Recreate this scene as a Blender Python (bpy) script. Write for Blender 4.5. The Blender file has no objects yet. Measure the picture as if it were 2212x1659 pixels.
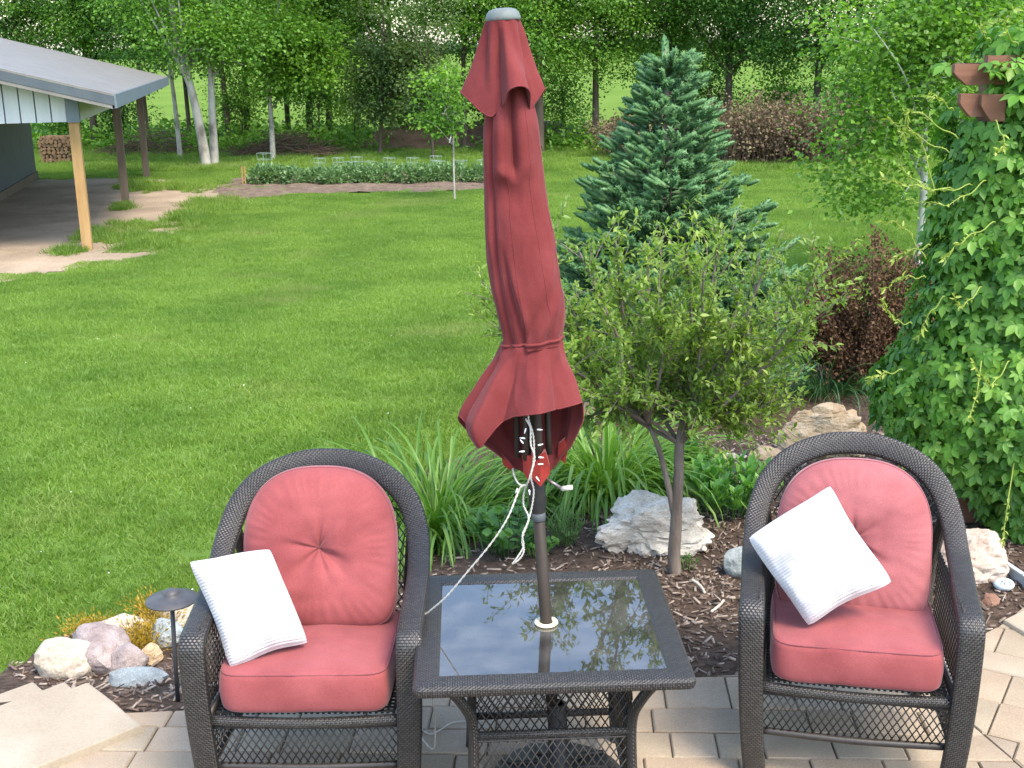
import bpy, bmesh, math, random
import numpy as np
from mathutils import Vector, Matrix, noise as mnoise

S = bpy.context.scene
COL = S.collection
R = math.radians

# ------------------------------------------------------------------ camera
FPX, CXP, CYP = 2650.0, 1106.0, 829.5          # focal length and centre in units of a 2212 px wide picture
CAM = Vector((0, 0, 2.3)); PITCH = R(15.4); ROLL = R(1.0)
_F = Vector((0, math.cos(PITCH), -math.sin(PITCH)))
_U0 = Vector((0, math.sin(PITCH), math.cos(PITCH))); _R0 = Vector((1, 0, 0))
_U = _U0 * math.cos(ROLL) + _R0 * math.sin(ROLL)
_Rt = _R0 * math.cos(ROLL) - _U0 * math.sin(ROLL)
cam = bpy.data.cameras.new('camera'); camo = bpy.data.objects.new('camera', cam); COL.objects.link(camo)
cam.sensor_width = 36; cam.lens = 36 * FPX / 2212; cam.clip_end = 3000; cam.clip_start = 0.05
camo.matrix_world = Matrix(((_Rt.x, _U.x, -_F.x, CAM.x), (_Rt.y, _U.y, -_F.y, CAM.y), (_Rt.z, _U.z, -_F.z, CAM.z), (0, 0, 0, 1)))
S.camera = camo

# ------------------------------------------------------------------ sky, sun, exposure
SUN_EL, SUN_AZ = R(56), R(142)                 # azimuth clockwise from +Y: the sun stands behind the camera, to the right
w = bpy.data.worlds.new('World'); S.world = w; w.use_nodes = True
wn = w.node_tree.nodes; wl = w.node_tree.links; wn.clear()
sky = wn.new('ShaderNodeTexSky'); sky.sky_type = 'NISHITA'; sky.sun_disc = False
sky.sun_elevation = SUN_EL; sky.sun_rotation = SUN_AZ
sky.air_density = 1.2; sky.dust_density = 1.5; sky.ozone_density = 1.0
bg = wn.new('ShaderNodeBackground'); bg.inputs['Strength'].default_value = 0.15
wo = wn.new('ShaderNodeOutputWorld'); wl.new(sky.outputs[0], bg.inputs[0]); wl.new(bg.outputs[0], wo.inputs[0])
sun = bpy.data.lights.new('sun', 'SUN'); sun.energy = 1.5; sun.angle = R(20); sun.color = (1, .87, .68)
suno = bpy.data.objects.new('sun', sun); COL.objects.link(suno)
_sd = Vector((math.sin(SUN_AZ) * math.cos(SUN_EL), math.cos(SUN_AZ) * math.cos(SUN_EL), math.sin(SUN_EL)))
suno.rotation_euler = _sd.to_track_quat('Z', 'Y').to_euler()
S.view_settings.view_transform = 'Standard'; S.view_settings.look = 'None'
S.view_settings.exposure = 2.02; S.view_settings.gamma = 1
S.cycles.use_denoising = True
S.cycles.max_bounces = 8; S.cycles.diffuse_bounces = 3; S.cycles.glossy_bounces = 3
S.cycles.transmission_bounces = 4; S.cycles.transparent_max_bounces = 12

# ------------------------------------------------------------------ places
def ray(px, py):
    return (_F + _Rt * ((px - CXP) / FPX) + _U * ((CYP - py) / FPX))
def atz(px, py, z):                            # the point of a horizontal plane seen at a picture position
    d = ray(px, py); return CAM + d * ((z - CAM.z) / d.z)
def aty(px, py, y):                            # the point of a vertical plane y = const
    d = ray(px, py); return CAM + d * ((y - CAM.y) / d.y)
def proj(p):
    q = Vector(p) - CAM; k = q.dot(_F)
    return (CXP + FPX * q.dot(_Rt) / k, CYP - FPX * q.dot(_U) / k, k)
def sst(a, b, x):
    t = min(1, max(0, (x - a) / (b - a))); return t * t * (3 - 2 * t)
def terrain(x, y):
    k = sst(-1.3, .7, x)
    y0 = 3.75 + 1.05 * k; y1 = 5.0 + 4.6 * k
    z = -.05 - .30 * sst(y0, y1, y) - .27 * sst(6, 17, y)
    z += .10 * mnoise.noise(Vector((x * .13, y * .13, 3))) * sst(7, 14, y)
    z += .9 * sst(60, 300, y)
    return z
def atg(px, py):                               # the point of the terrain
    z = -.3
    for _ in range(12):
        p = atz(px, py, z); z = terrain(p.x, p.y)
    return atz(px, py, z)

# ------------------------------------------------------------------ mesh helpers
def inpoly(x, y, poly):
    c = False; n = len(poly); j = n - 1
    for i in range(n):
        xi, yi = poly[i][0], poly[i][1]; xj, yj = poly[j][0], poly[j][1]
        if (yi > y) != (yj > y) and x < (xj - xi) * (y - yi) / (yj - yi) + xi: c = not c
        j = i
    return c
def crom(pts, n, closed=False):                # smooth curve through points (any dimension)
    P = np.array([list(p) for p in pts], float); m = len(P); out = []
    seg = m if closed else m - 1
    for k in range(n if closed else n + 1):
        t = k / n * seg; i = min(int(t), seg - 1); f = t - i
        if closed: a, b, c, d = P[(i - 1) % m], P[i % m], P[(i + 1) % m], P[(i + 2) % m]
        else: a, b, c, d = P[max(i - 1, 0)], P[i], P[min(i + 1, m - 1)], P[min(i + 2, m - 1)]
        out.append(.5 * (2 * b + (c - a) * f + (2 * a - 5 * b + 4 * c - d) * f * f + (3 * b - a - 3 * c + d) * f ** 3))
    return np.array(out)
def tag(o, label=None, cat=None, group=None, kind=None):
    if label: o['label'] = label
    if cat: o['category'] = cat
    if group: o['group'] = group
    if kind: o['kind'] = kind
    return o
def thing(name, label, cat, loc=(0, 0, 0), group=None, rz=0):
    o = bpy.data.objects.new(name, None); o.empty_display_size = .05; COL.objects.link(o)
    o.location = loc; o.rotation_euler = (0, 0, rz)
    return tag(o, label, cat, group)
def mesh(name, V, F, mat, smooth=False, uv=None):
    V = np.asarray(V, float).reshape(-1, 3); me = bpy.data.meshes.new(name)
    if isinstance(F, np.ndarray):
        k = F.shape[1]; nl = F.size
        me.vertices.add(len(V)); me.vertices.foreach_set('co', V.astype(np.float32).ravel())
        me.loops.add(nl); me.loops.foreach_set('vertex_index', F.astype(np.int32).ravel())
        me.polygons.add(len(F)); me.polygons.foreach_set('loop_start', np.arange(0, nl, k, dtype=np.int32))
        me.update(calc_edges=True)
    else:
        me.from_pydata([tuple(v) for v in V], [], F)
    if smooth: me.polygons.foreach_set('use_smooth', np.ones(len(me.polygons), bool))
    if uv is not None:
        L = me.uv_layers.new(name='UVMap'); idx = np.zeros(len(me.loops), np.int32); me.loops.foreach_get('vertex_index', idx)
        L.data.foreach_set('uv', np.asarray(uv, np.float32)[idx].ravel())
    if mat: me.materials.append(mat)
    return me
def put(name, me, parent=None, loc=None, rot=None, scale=None):
    o = bpy.data.objects.new(name, me); COL.objects.link(o)
    if parent: o.parent = parent
    if loc is not None: o.location = loc
    if rot is not None: o.rotation_euler = rot
    if scale is not None: o.scale = (scale,) * 3 if isinstance(scale, (int, float)) else scale
    return o
def obj(name, V, F, mat, parent=None, smooth=False, uv=None, world=False):
    V = np.asarray(V, float).reshape(-1, 3)
    q = parent
    while world and q is not None: V = V - np.array(q.location); q = q.parent
    return put(name, mesh(name, V, F, mat, smooth, uv), parent)
class MB:                                       # collects shapes into one mesh
    def __init__(s): s.v = []; s.f = []; s.uv = []
    def add(s, V, F, uv=None):
        b = len(s.v); s.v += [tuple(v) for v in V]; s.f += [tuple(i + b for i in f) for f in F]
        s.uv += [tuple(q) for q in uv] if uv is not None else [(0, 0)] * len(V)
        return s
    def box(s, c, d, rz=0, tilt=None):
        x, y, z = d[0] / 2, d[1] / 2, d[2] / 2
        M = Matrix.Rotation(rz, 3, 'Z')
        if tilt is not None: M = tilt
        V = [Vector(c) + M @ Vector((i * x, j * y, k * z)) for i in (-1, 1) for j in (-1, 1) for k in (-1, 1)]
        return s.add(V, [(0, 1, 3, 2), (4, 6, 7, 5), (0, 4, 5, 1), (2, 3, 7, 6), (0, 2, 6, 4), (1, 5, 7, 3)])
    def tube(s, P, r, n=8, cap=True, squash=1):
        V, F, uv = tube(P, r, n, cap, squash); return s.add(V, F, uv)
    def lathe(s, prof, c=(0, 0, 0), n=24):
        V = []; F = []
        for i, (r, z) in enumerate(prof):
            for k in range(n):
                a = 2 * math.pi * k / n; V.append((c[0] + r * math.cos(a), c[1] + r * math.sin(a), c[2] + z))
        for i in range(len(prof) - 1):
            for k in range(n):
                F.append((i * n + k, i * n + (k + 1) % n, (i + 1) * n + (k + 1) % n, (i + 1) * n + k))
        return s.add(V, F)
    def build(s, name, mat, parent=None, smooth=False, world=False):
        return obj(name, s.v, s.f, mat, parent, smooth, s.uv, world)
def tube(P, r, n=8, cap=True, squash=1):
    P = [Vector(p) for p in P]; m = len(P); r = [r] * m if isinstance(r, (int, float)) else list(r)
    T = [(P[min(i + 1, m - 1)] - P[max(i - 1, 0)]).normalized() for i in range(m)]
    N = T[0].orthogonal().normalized(); V = []; F = []; uv = []; L = 0
    for i in range(m):
        N = (N - T[i] * N.dot(T[i])); N = N.normalized() if N.length > 1e-6 else T[i].orthogonal().normalized()
        B = T[i].cross(N)
        if i: L += (P[i] - P[i - 1]).length
        for k in range(n):
            a = 2 * math.pi * k / n; V.append(P[i] + (N * math.cos(a) + B * math.sin(a) * squash) * r[i]); uv.append((L, k / n * 6.28 * r[i]))
    for i in range(m - 1):
        for k in range(n):
            F.append((i * n + k, i * n + (k + 1) % n, (i + 1) * n + (k + 1) % n, (i + 1) * n + k))
    if cap: F.append(tuple(range(n - 1, -1, -1))); F.append(tuple(range((m - 1) * n, m * n)))
    return V, F, uv
def scatter(tv, tf, pos, M, sc):                # many copies of a small template as one array mesh
    tv = np.asarray(tv, float); tf = np.asarray(tf, int); N = len(pos); k = len(tv)
    sc = np.asarray(sc, float)
    if sc.ndim == 1: sc = np.repeat(sc[:, None], 3, 1)
    V = np.einsum('nij,nkj->nki', M, tv[None] * sc[:, None, :]) + np.asarray(pos)[:, None, :]
    F = tf[None] + (np.arange(N) * k)[:, None, None]
    return V.reshape(-1, 3), F.reshape(-1, tf.shape[1])
def frames(ax, nh):                             # frames with y along ax and z near nh
    ax = ax / (np.linalg.norm(ax, axis=1, keepdims=True) + 1e-9)
    x = np.cross(ax, nh); x /= (np.linalg.norm(x, axis=1, keepdims=True) + 1e-9)
    z = np.cross(x, ax)
    return np.stack([x, ax, z], 2)
def join(parts):
    V = []; F = []; b = 0
    for v, f in parts: V.append(v); F.append(f + b); b += len(v)
    return np.concatenate(V), np.concatenate(F)
LEAF = ([(0, 0, 0), (.5, .45, .12), (0, 1, -.08), (-.5, .45, .12)], [(0, 1, 2), (0, 2, 3)])
LANCE = ([(0, 0, 0), (.5, .35, .10), (.36, .68, .02), (0, 1, -.16), (-.36, .68, .02), (-.5, .35, .10), (0, .5, -.03)],
         [(0, 1, 6), (1, 2, 6), (2, 3, 6), (3, 4, 6), (4, 5, 6), (5, 0, 6)])
def palmate():                                  # a creeper leaf: five drooping leaflets on one stalk end
    V = []; F = []
    for a, l in ((-105, .62), (-50, .86), (0, 1.), (50, .86), (105, .62)):
        c, s_ = math.cos(R(a)), math.sin(R(a)); b = len(V)
        for x, y, z in ((0, .06, 0), (.2, .38, .05), (.24, .62, .01), (0, 1, -.16), (-.24, .62, .01), (-.2, .38, .05), (0, .5, -.04)):
            x, y, z = x * l, y * l, z * l - .10 * abs(a) / 105
            V.append((x * c + y * s_, -x * s_ + y * c, z))
        F += [(b, b + 1, b + 6), (b + 1, b + 2, b + 6), (b + 2, b + 3, b + 6), (b + 3, b + 4, b + 6), (b + 4, b + 5, b + 6), (b + 5, b, b + 6)]
    return V, F

# ------------------------------------------------------------------ materials
def nt(name):
    m = bpy.data.materials.new(name); m.use_nodes = True; t = m.node_tree; t.nodes.clear()
    out = t.nodes.new('ShaderNodeOutputMaterial'); return m, t, t.nodes, t.links, out
def ramp(N, stops):
    r = N.new('ShaderNodeValToRGB'); e = r.color_ramp.elements
    while len(e) < len(stops): e.new(.5)
    for i, (p, c) in enumerate(stops): e[i].position = p; e[i].color = (*c, 1)
    return r
def mixc(N, L, fac, a, b, mode='MIX'):
    m = N.new('ShaderNodeMix'); m.data_type = 'RGBA'; m.blend_type = mode
    if isinstance(fac, (int, float)): m.inputs[0].default_value = fac
    else: L.new(fac, m.inputs[0])
    for k, s in ((6, a), (7, b)):
        if isinstance(s, tuple): m.inputs[k].default_value = (*s, 1)
        else: L.new(s, m.inputs[k])
    return m.outputs[2]
def pm(name, stops, scale=8, detail=6, rough=.7, bump=.2, bscale=None, spec=.3, stretch=(1, 1, 1), fine=None, per_obj=.0, dist=.004, metal=0, coord='Object'):
    m, t, N, L, out = nt(name)
    tc = N.new('ShaderNodeTexCoord'); mp = N.new('ShaderNodeMapping'); mp.inputs['Scale'].default_value = stretch
    L.new(tc.outputs[coord], mp.inputs[0])
    n = N.new('ShaderNodeTexNoise'); n.inputs['Scale'].default_value = scale; n.inputs['Detail'].default_value = detail; n.inputs['Roughness'].default_value = .6
    L.new(mp.outputs[0], n.inputs['Vector'])
    oi = N.new('ShaderNodeObjectInfo')
    r = ramp(N, stops); L.new(n.outputs['Fac'], r.inputs[0]); c = r.outputs[0]
    if fine:
        n2 = N.new('ShaderNodeTexNoise'); n2.inputs['Scale'].default_value = fine[0]; n2.inputs['Detail'].default_value = 3; L.new(mp.outputs[0], n2.inputs['Vector'])
        r2 = ramp(N, [(.3, (1 - fine[1],) * 3), (.7, (1 + fine[1],) * 3)]); L.new(n2.outputs['Fac'], r2.inputs[0])
        c = mixc(N, L, 1.0, c, r2.outputs[0], 'MULTIPLY')
    if per_obj:
        r3 = ramp(N, [(0, (1 - per_obj, 1 - per_obj, 1 - per_obj * .9)), (.3, (1.03, .98, .92)), (.55, (.98, 1, .97)), (.75, (1.06, 1, .94)), (1, (1 + per_obj * .6,) * 3)]); L.new(oi.outputs['Random'], r3.inputs[0])
        c = mixc(N, L, 1.0, c, r3.outputs[0], 'MULTIPLY')
    p = N.new('ShaderNodeBsdfPrincipled'); L.new(c, p.inputs['Base Color'])
    p.inputs['Roughness'].default_value = rough; p.inputs['Specular IOR Level'].default_value = spec; p.inputs['Metallic'].default_value = metal
    if bump:
        nb = N.new('ShaderNodeTexNoise'); nb.inputs['Scale'].default_value = bscale or scale * 4; nb.inputs['Detail'].default_value = 8; L.new(mp.outputs[0], nb.inputs['Vector'])
        b = N.new('ShaderNodeBump'); b.inputs['Strength'].default_value = bump; b.inputs['Distance'].default_value = dist
        L.new(nb.outputs['Fac'], b.inputs['Height']); L.new(b.outputs[0], p.inputs['Normal'])
    L.new(p.outputs[0], out.inputs[0]); return m
def leafmat(name, a, b, c=None, trans=.35, rough=.45, spec=.35, obj_rand=False, big=0):
    m, t, N, L, out = nt(name)
    g = N.new('ShaderNodeNewGeometry'); fac = g.outputs['Random Per Island']
    if obj_rand: fac = N.new('ShaderNodeObjectInfo').outputs['Random']
    r = ramp(N, [(0, a), (.55, b), (1, c or b)]); L.new(fac, r.inputs[0]); col = r.outputs[0]
    if big:                                     # slow drift of leaf colour from branch to branch
        tc = N.new('ShaderNodeTexCoord'); n = N.new('ShaderNodeTexNoise'); n.inputs['Scale'].default_value = big; n.inputs['Detail'].default_value = 1
        L.new(tc.outputs['Object'], n.inputs['Vector']); r2 = ramp(N, [(.35, (.75, .82, .8)), (.65, (1.2, 1.12, .95))]); L.new(n.outputs['Fac'], r2.inputs[0])
        col = mixc(N, L, 1.0, col, r2.outputs[0], 'MULTIPLY')
    p = N.new('ShaderNodeBsdfPrincipled'); L.new(col, p.inputs['Base Color']); p.inputs['Roughness'].default_value = rough; p.inputs['Specular IOR Level'].default_value = spec
    tr = N.new('ShaderNodeBsdfTranslucent'); L.new(mixc(N, L, 1.0, col, (1.5, 1.6, .8), 'MULTIPLY'), tr.inputs[0])
    mx = N.new('ShaderNodeMixShader'); mx.inputs[0].default_value = trans; L.new(p.outputs[0], mx.inputs[1]); L.new(tr.outputs[0], mx.inputs[2])
    L.new(mx.outputs[0], out.inputs[0]); return m
def wickermat(name, base, gap, bw=.013, bh=.007):  # woven resin strands, laid out by uv in metres
    m, t, N, L, out = nt(name)
    tc = N.new('ShaderNodeTexCoord')
    br = N.new('ShaderNodeTexBrick'); br.inputs['Scale'].default_value = 1; br.inputs['Brick Width'].default_value = bw; br.inputs['Row Height'].default_value = bh
    br.inputs['Mortar Size'].default_value = .0013; br.inputs['Mortar Smooth'].default_value = .6; br.inputs['Bias'].default_value = 0
    br.inputs['Color1'].default_value = (*base, 1); br.inputs['Color2'].default_value = (*[q * 1.9 for q in base], 1); br.inputs['Mortar'].default_value = (*gap, 1)
    L.new(tc.outputs['UV'], br.inputs['Vector'])
    sx = N.new('ShaderNodeSeparateXYZ'); L.new(tc.outputs['UV'], sx.inputs[0])
    def mth(op, a, b=None):
        q = N.new('ShaderNodeMath'); q.operation = op
        for k, s in ((0, a), (1, b)):
            if s is None: continue
            if isinstance(s, (int, float)): q.inputs[k].default_value = s
            else: L.new(s, q.inputs[k])
        return q.outputs[0]
    wv = mth('SINE', mth('MULTIPLY', sx.outputs[0], 2 * math.pi / bw)); wv2 = mth('SINE', mth('MULTIPLY', sx.outputs[1], math.pi / bh))
    wave = mth('MULTIPLY', wv, wv2)
    hgt = mth('ADD', mth('MULTIPLY', br.outputs['Fac'], -1.0), mth('MULTIPLY', wave, .5))
    b = N.new('ShaderNodeBump'); b.inputs['Strength'].default_value = .9; b.inputs['Distance'].default_value = .002; L.new(hgt, b.inputs['Height'])
    p = N.new('ShaderNodeBsdfPrincipled'); L.new(br.outputs['Color'], p.inputs['Base Color']); L.new(b.outputs[0], p.inputs['Normal'])
    p.inputs['Roughness'].default_value = .42; p.inputs['Specular IOR Level'].default_value = .5
    L.new(p.outputs[0], out.inputs[0]); return m
# ================================================================== the setting
M = {}
M['soil'] = pm('lawn_soil', [(.3, (.06, .11, .02)), (.6, (.10, .17, .03)), (.8, (.15, .16, .07))], 1.3, 8, .95, .5, 30, .1)
M['field'] = pm('field_crop', [(.3, (.085, .145, .028)), (.7, (.125, .195, .045))], .12, 8, 1, .3, 6, 0)
M['mulch'] = pm('mulch_ground', [(.3, (.035, .024, .018)), (.6, (.085, .06, .045)), (.8, (.16, .12, .09))], 22, 8, .95, .9, 60, .1, dist=.02)
M['dirt'] = pm('sandy_dirt', [(.3, (.20, .155, .11)), (.6, (.31, .245, .175)), (.8, (.38, .305, .225))], .9, 9, .95, .5, 25, .1, fine=(60, .25))
M['tilled'] = pm('tilled_soil', [(.3, (.09, .065, .048)), (.7, (.19, .145, .11))], 6, 8, .95, .9, 18, .1, dist=.05)
M['jsand'] = pm('joint_sand', [(.3, (.11, .088, .066)), (.7, (.19, .155, .12))], 30, 6, .95, .4, 90, .1)
M['paver'] = pm('concrete_paver', [(.25, (.215, .172, .128)), (.55, (.29, .24, .182)), (.8, (.35, .295, .23))], 2.2, 9, .88, .35, 140, .25, fine=(220, .16), per_obj=.17, dist=.003)
M['slab'] = pm('limestone_slab', [(.25, (.25, .205, .15)), (.5, (.315, .268, .205)), (.75, (.36, .315, .255))], 2.5, 9, .85, .3, 60, .25, fine=(90, .08))

def axis(a, b, step, far, grow=1.35):
    xs = list(np.arange(a, b + 1e-6, step)); s = step; x = b
    while x < far: s *= grow; x += s; xs.append(x)
    s = step; x = a; pre = []
    while x > -far: s *= grow; x -= s; pre.append(x)
    return pre[::-1] + xs
def sheet(name, xs, ys, zf, mat, mask=None):
    V = [(x, y, zf(x, y)) for y in ys for x in xs]; n = len(xs); F = []
    for j in range(len(ys) - 1):
        for i in range(n - 1):
            if mask is None or mask((xs[i] + xs[i + 1]) / 2, (ys[j] + ys[j + 1]) / 2): F.append((j * n + i, j * n + i + 1, (j + 1) * n + i + 1, (j + 1) * n + i))
    if mask is not None:
        used = sorted({i for f in F for i in f}); mp = {u: k for k, u in enumerate(used)}; V = [V[u] for u in used]; F = [tuple(mp[i] for i in f) for f in F]
    return tag(obj(name, V, F, mat, None, True), kind='structure')
lawn = sheet('lawn', axis(-16, 16, .5, 900), axis(-6, 42, .5, 900), terrain, M['soil'])
tag(lawn, 'mown green lawn behind the patio', 'lawn')
fld = sheet('field', axis(-60, 60, 6, 700), [44, 47, 52, 60, 75, 95, 130, 180, 250, 350, 500, 800], lambda x, y: terrain(x, y) + .06, M['field'])
tag(fld, 'pale green crop field beyond the trees', 'field')
M['farwood'] = pm('far_wood_green', [(.3, (.030, .060, .030)), (.7, (.060, .105, .050))], .12, 8, .95, 0, None, .05)
_q = random.Random(2); fwv = []; fwf = []                # a far wood on the skyline: many rounded crowns, one mass
_b = bmesh.new(); bmesh.ops.create_icosphere(_b, subdivisions=2, radius=1); _iv = [v.co.copy() for v in _b.verts]; _if = [tuple(v.index for v in f.verts) for f in _b.faces]; _b.free()
for k in range(320):
    x = -330 + 660 * (k + _q.random()) / 320; y = 395 + _q.uniform(-14, 22); s_ = _q.uniform(1.5, 2.7); z = terrain(x, y); o_ = len(fwv)
    for v in _iv:
        n_ = 1 + .28 * mnoise.noise(v * 2.3 + Vector((k, 0, 0))); fwv.append((x + v.x * s_ * 1.1 * n_, y + v.y * s_ * n_, z + s_ * .55 + v.z * s_ * .95 * n_))
    fwf += [tuple(i + o_ for i in f) for f in _if]
tag(obj('far_wood', fwv, fwf, M['farwood'], None, True), 'distant dark wood along the skyline beyond the field', 'wood', kind='stuff')

# planting bed of bark mulch, outlined from where its edges lie on the ground
g = lambda *a: (lambda p: (p.x, p.y))(atg(*a))
BED = [(-3.3, 4.25)] + [g(-60, 1500), g(0, 1472), g(160, 1388), g(400, 1308), g(640, 1180), g(820, 1080), g(1010, 992), g(1180, 900)]
BED += [(.35, 8.6), (.5, 9.9), (1.4, 10.6), (2.6, 10.2), (3.6, 9.4), (4.6, 8.0), (4.6, 4.4), (3.0, 4.2), (1.5, 3.9), (-.4, 3.7), (-1.6, 3.5), (-3.3, 3.4)]
DIRT = [g(-260, 640), g(0, 618), g(60, 604), g(150, 585), g(260, 565), g(345, 548), g(330, 525), g(400, 500), g(430, 470), g(480, 432), g(470, 400), g(330, 388), g(200, 384), g(60, 385), g(-300, 385)]
GARDEN = [g(458, 436), g(700, 420), g(1060, 412), g(1130, 402), g(1090, 370), g(700, 374), g(520, 384), g(478, 398)]
EDGE = crom([(-6, 3.95), (-2.7, 3.95), (-1.95, 3.95), (-1.2, 3.98), (-.4, 4.05), (.4, 4.13), (1.2, 4.2), (1.55, 4.28), (1.8, 4.42), (2.05, 4.62), (2.5, 5.1), (3.2, 5.9), (4.4, 6.9)], 80)
PATIO = [(6, 6.9), (6, -4), (-6, -4)] + [(p[0], p[1]) for p in EDGE]
def bz(x, y):
    z = terrain(x, y) + .048 + .018 * mnoise.noise(Vector((x * 5, y * 5, 0))) + .02 * mnoise.noise(Vector((x * 1.7, y * 1.7, 7)))
    e = y - float(np.interp(x, EDGE[:, 0], EDGE[:, 1]))
    return z if e > .25 else min(z, -.008 + .05 * max(e, 0))
bed = sheet('mulch_bed', list(np.arange(-3.5, 4.8, .06)), list(np.arange(3.4, 10.7, .06)), bz, M['mulch'], lambda x, y: inpoly(x, y, BED) and y > float(np.interp(x, EDGE[:, 0], EDGE[:, 1])) - .03)
tag(bed, 'brown bark mulch planting bed between patio and lawn', 'planting bed')
def wob(x, y, a, s): return (x + a * mnoise.noise(Vector((x * s, y * s, 1))), y + 1.4 * a * mnoise.noise(Vector((x * s, y * s, 9))))
dirt = sheet('dirt', list(np.arange(-12, -2, .12)), list(np.arange(11, 30, .14)), lambda x, y: terrain(x, y) + .008, M['dirt'],
             lambda x, y: inpoly(*wob(*wob(x, y, .22, .55), .2, 1.6), DIRT))
tag(dirt, 'bare sandy dirt under the open shed', 'dirt')
soil = sheet('garden_soil', list(np.arange(-8, 3.2, .1)), list(np.arange(20, 34, .1)), lambda x, y: terrain(x, y) + .02 + .05 * mnoise.noise(Vector((x * 2, y * 2, 2))), M['tilled'],
             lambda x, y: inpoly(*wob(x, y, .3, .8), GARDEN))
tag(soil, 'tilled brown soil of the vegetable garden', 'soil')

# patio: joint sand with each paver on it
STEP0 = [atz(308, 1564, .03), atz(191, 1473, .03)]
sd = (STEP0[1] - STEP0[0]); sd.z = 0; sd.normalize(); sw = Vector((-sd.y, sd.x, 0))   # depth and leftward direction of the stone steps
if sw.x > 0: sw = -sw
STEPPOLY = [STEP0[0] + sw * k + sd * j for k, j in ((-.01, -.01), (2.5, -.01), (2.5, 2), (-.01, 2))]
patio = obj('patio', [(x, y, -.014) for x, y in PATIO], [tuple(range(len(PATIO)))], M['jsand'])
tag(patio, 'patio of tan concrete pavers under the chairs', 'patio', kind='structure')
def bevel_paver(w, d, h=.05, b=.006):
    V = []; 
    for z, q in ((-h, 0), (-b, 0), (0, b)):
        V += [(-w / 2 + q, -d / 2 + q, z), (w / 2 - q, -d / 2 + q, z), (w / 2 - q, d / 2 - q, z), (-w / 2 + q, d / 2 - q, z)]
    F = [(8, 9, 10, 11)]
    for i in (0, 4):
        for k in range(4): F.append((i + k, i + (k + 1) % 4, i + 4 + (k + 1) % 4, i + 4 + k))
    return V, F
rnd = random.Random(5)
def clip_half(poly, pt, nrm):
    out = []
    for i in range(len(poly)):
        a, b = poly[i], poly[(i + 1) % len(poly)]; da = (a - pt).dot(nrm); db = (b - pt).dot(nrm)
        if da <= 0: out.append(a)
        if (da < 0 < db) or (db < 0 < da): out.append(a + (b - a) * (da / (da - db)))
    return out
def lay_pavers(region, ang, origin, seed):
    rr = random.Random(seed); c, s_ = math.cos(ang), math.sin(ang); v = -3.0; k = 0
    rows = []
    while v < 3.0:
        d = rr.choice([.155, .155, .235]); u = -4 - rr.random() * .3
        while u < 4:
            wd = rr.choice([.155, .235, .235, .315])
            x0, y0, x1, y1 = u + .0022, v + .0022, u + wd - .0022, v + d - .0022
            P = [Vector((origin[0] + x * c - y * s_, origin[1] + x * s_ + y * c)) for x, y in ((x0, y0), (x1, y0), (x1, y1), (x0, y1))]
            ctr = sum(P, Vector((0, 0))) / 4
            if region(ctr): rows.append(P)
            u += wd
        v += d
    return rows
def on_patio(p):
    return p.y > 3.25 and p.y < 5.3 and -2.3 < p.x < 3.3
SPLIT = 1.55
def clip_edge(P):
    c = sum(P, Vector((0, 0))) / len(P); i = min(range(len(EDGE) - 1), key=lambda k: (Vector(EDGE[k][:2]) - c).length)
    for j in (max(i - 1, 0), i):
        a_, b_ = Vector(EDGE[j][:2]), Vector(EDGE[j + 1][:2]); d = b_ - a_; n_ = Vector((-d.y, d.x)).normalized(); P = clip_half(P, a_, n_)
        if len(P) < 3: return []
    return P
sv = Vector((1, .25)).normalized(); so = Vector((SPLIT, 3.9))
pv = [clip_half(p, so, sv) for p in lay_pavers(lambda p: on_patio(p) and (p - so).dot(sv) < .2, R(-3), (0, 4), 3)] + [clip_half(p, so + sv * .005, -sv) for p in lay_pavers(lambda p: on_patio(p) and (p - so).dot(sv) > -.2, R(-31), (2, 4), 8)]
pv = [clip_edge(p) for p in pv if len(p) > 2]
def parea(P): return abs(sum(P[i].x * P[(i + 1) % len(P)].y - P[(i + 1) % len(P)].x * P[i].y for i in range(len(P)))) / 2
pv = [p for p in pv if len(p) > 2 and parea(p) > .0015]; print('pavers', len(pv))
for P in pv:
    ctr = sum(P, Vector((0, 0))) / len(P); n_ = len(P)
    # tapered stone: bottom ring, shoulder ring, top ring drawn in by the worn edge
    V = []; h = rnd.uniform(-.002, .003)
    for z, k in ((-.05, 0), (h - .006, 0), (h, .005)):
        for p in P:
            d = (p - ctr); V.append((*(p - d.normalized() * k * 1.4 - ctr), z))
    F = [tuple(range(2 * n_, 3 * n_))] + [(i + k, i + (k + 1) % n_, i + n_ + (k + 1) % n_, i + n_ + k) for i in (0, n_) for k in range(n_)]
    o = obj('paver', V, F, M['paver'], patio); o.location = (ctr.x, ctr.y, 0)

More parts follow.
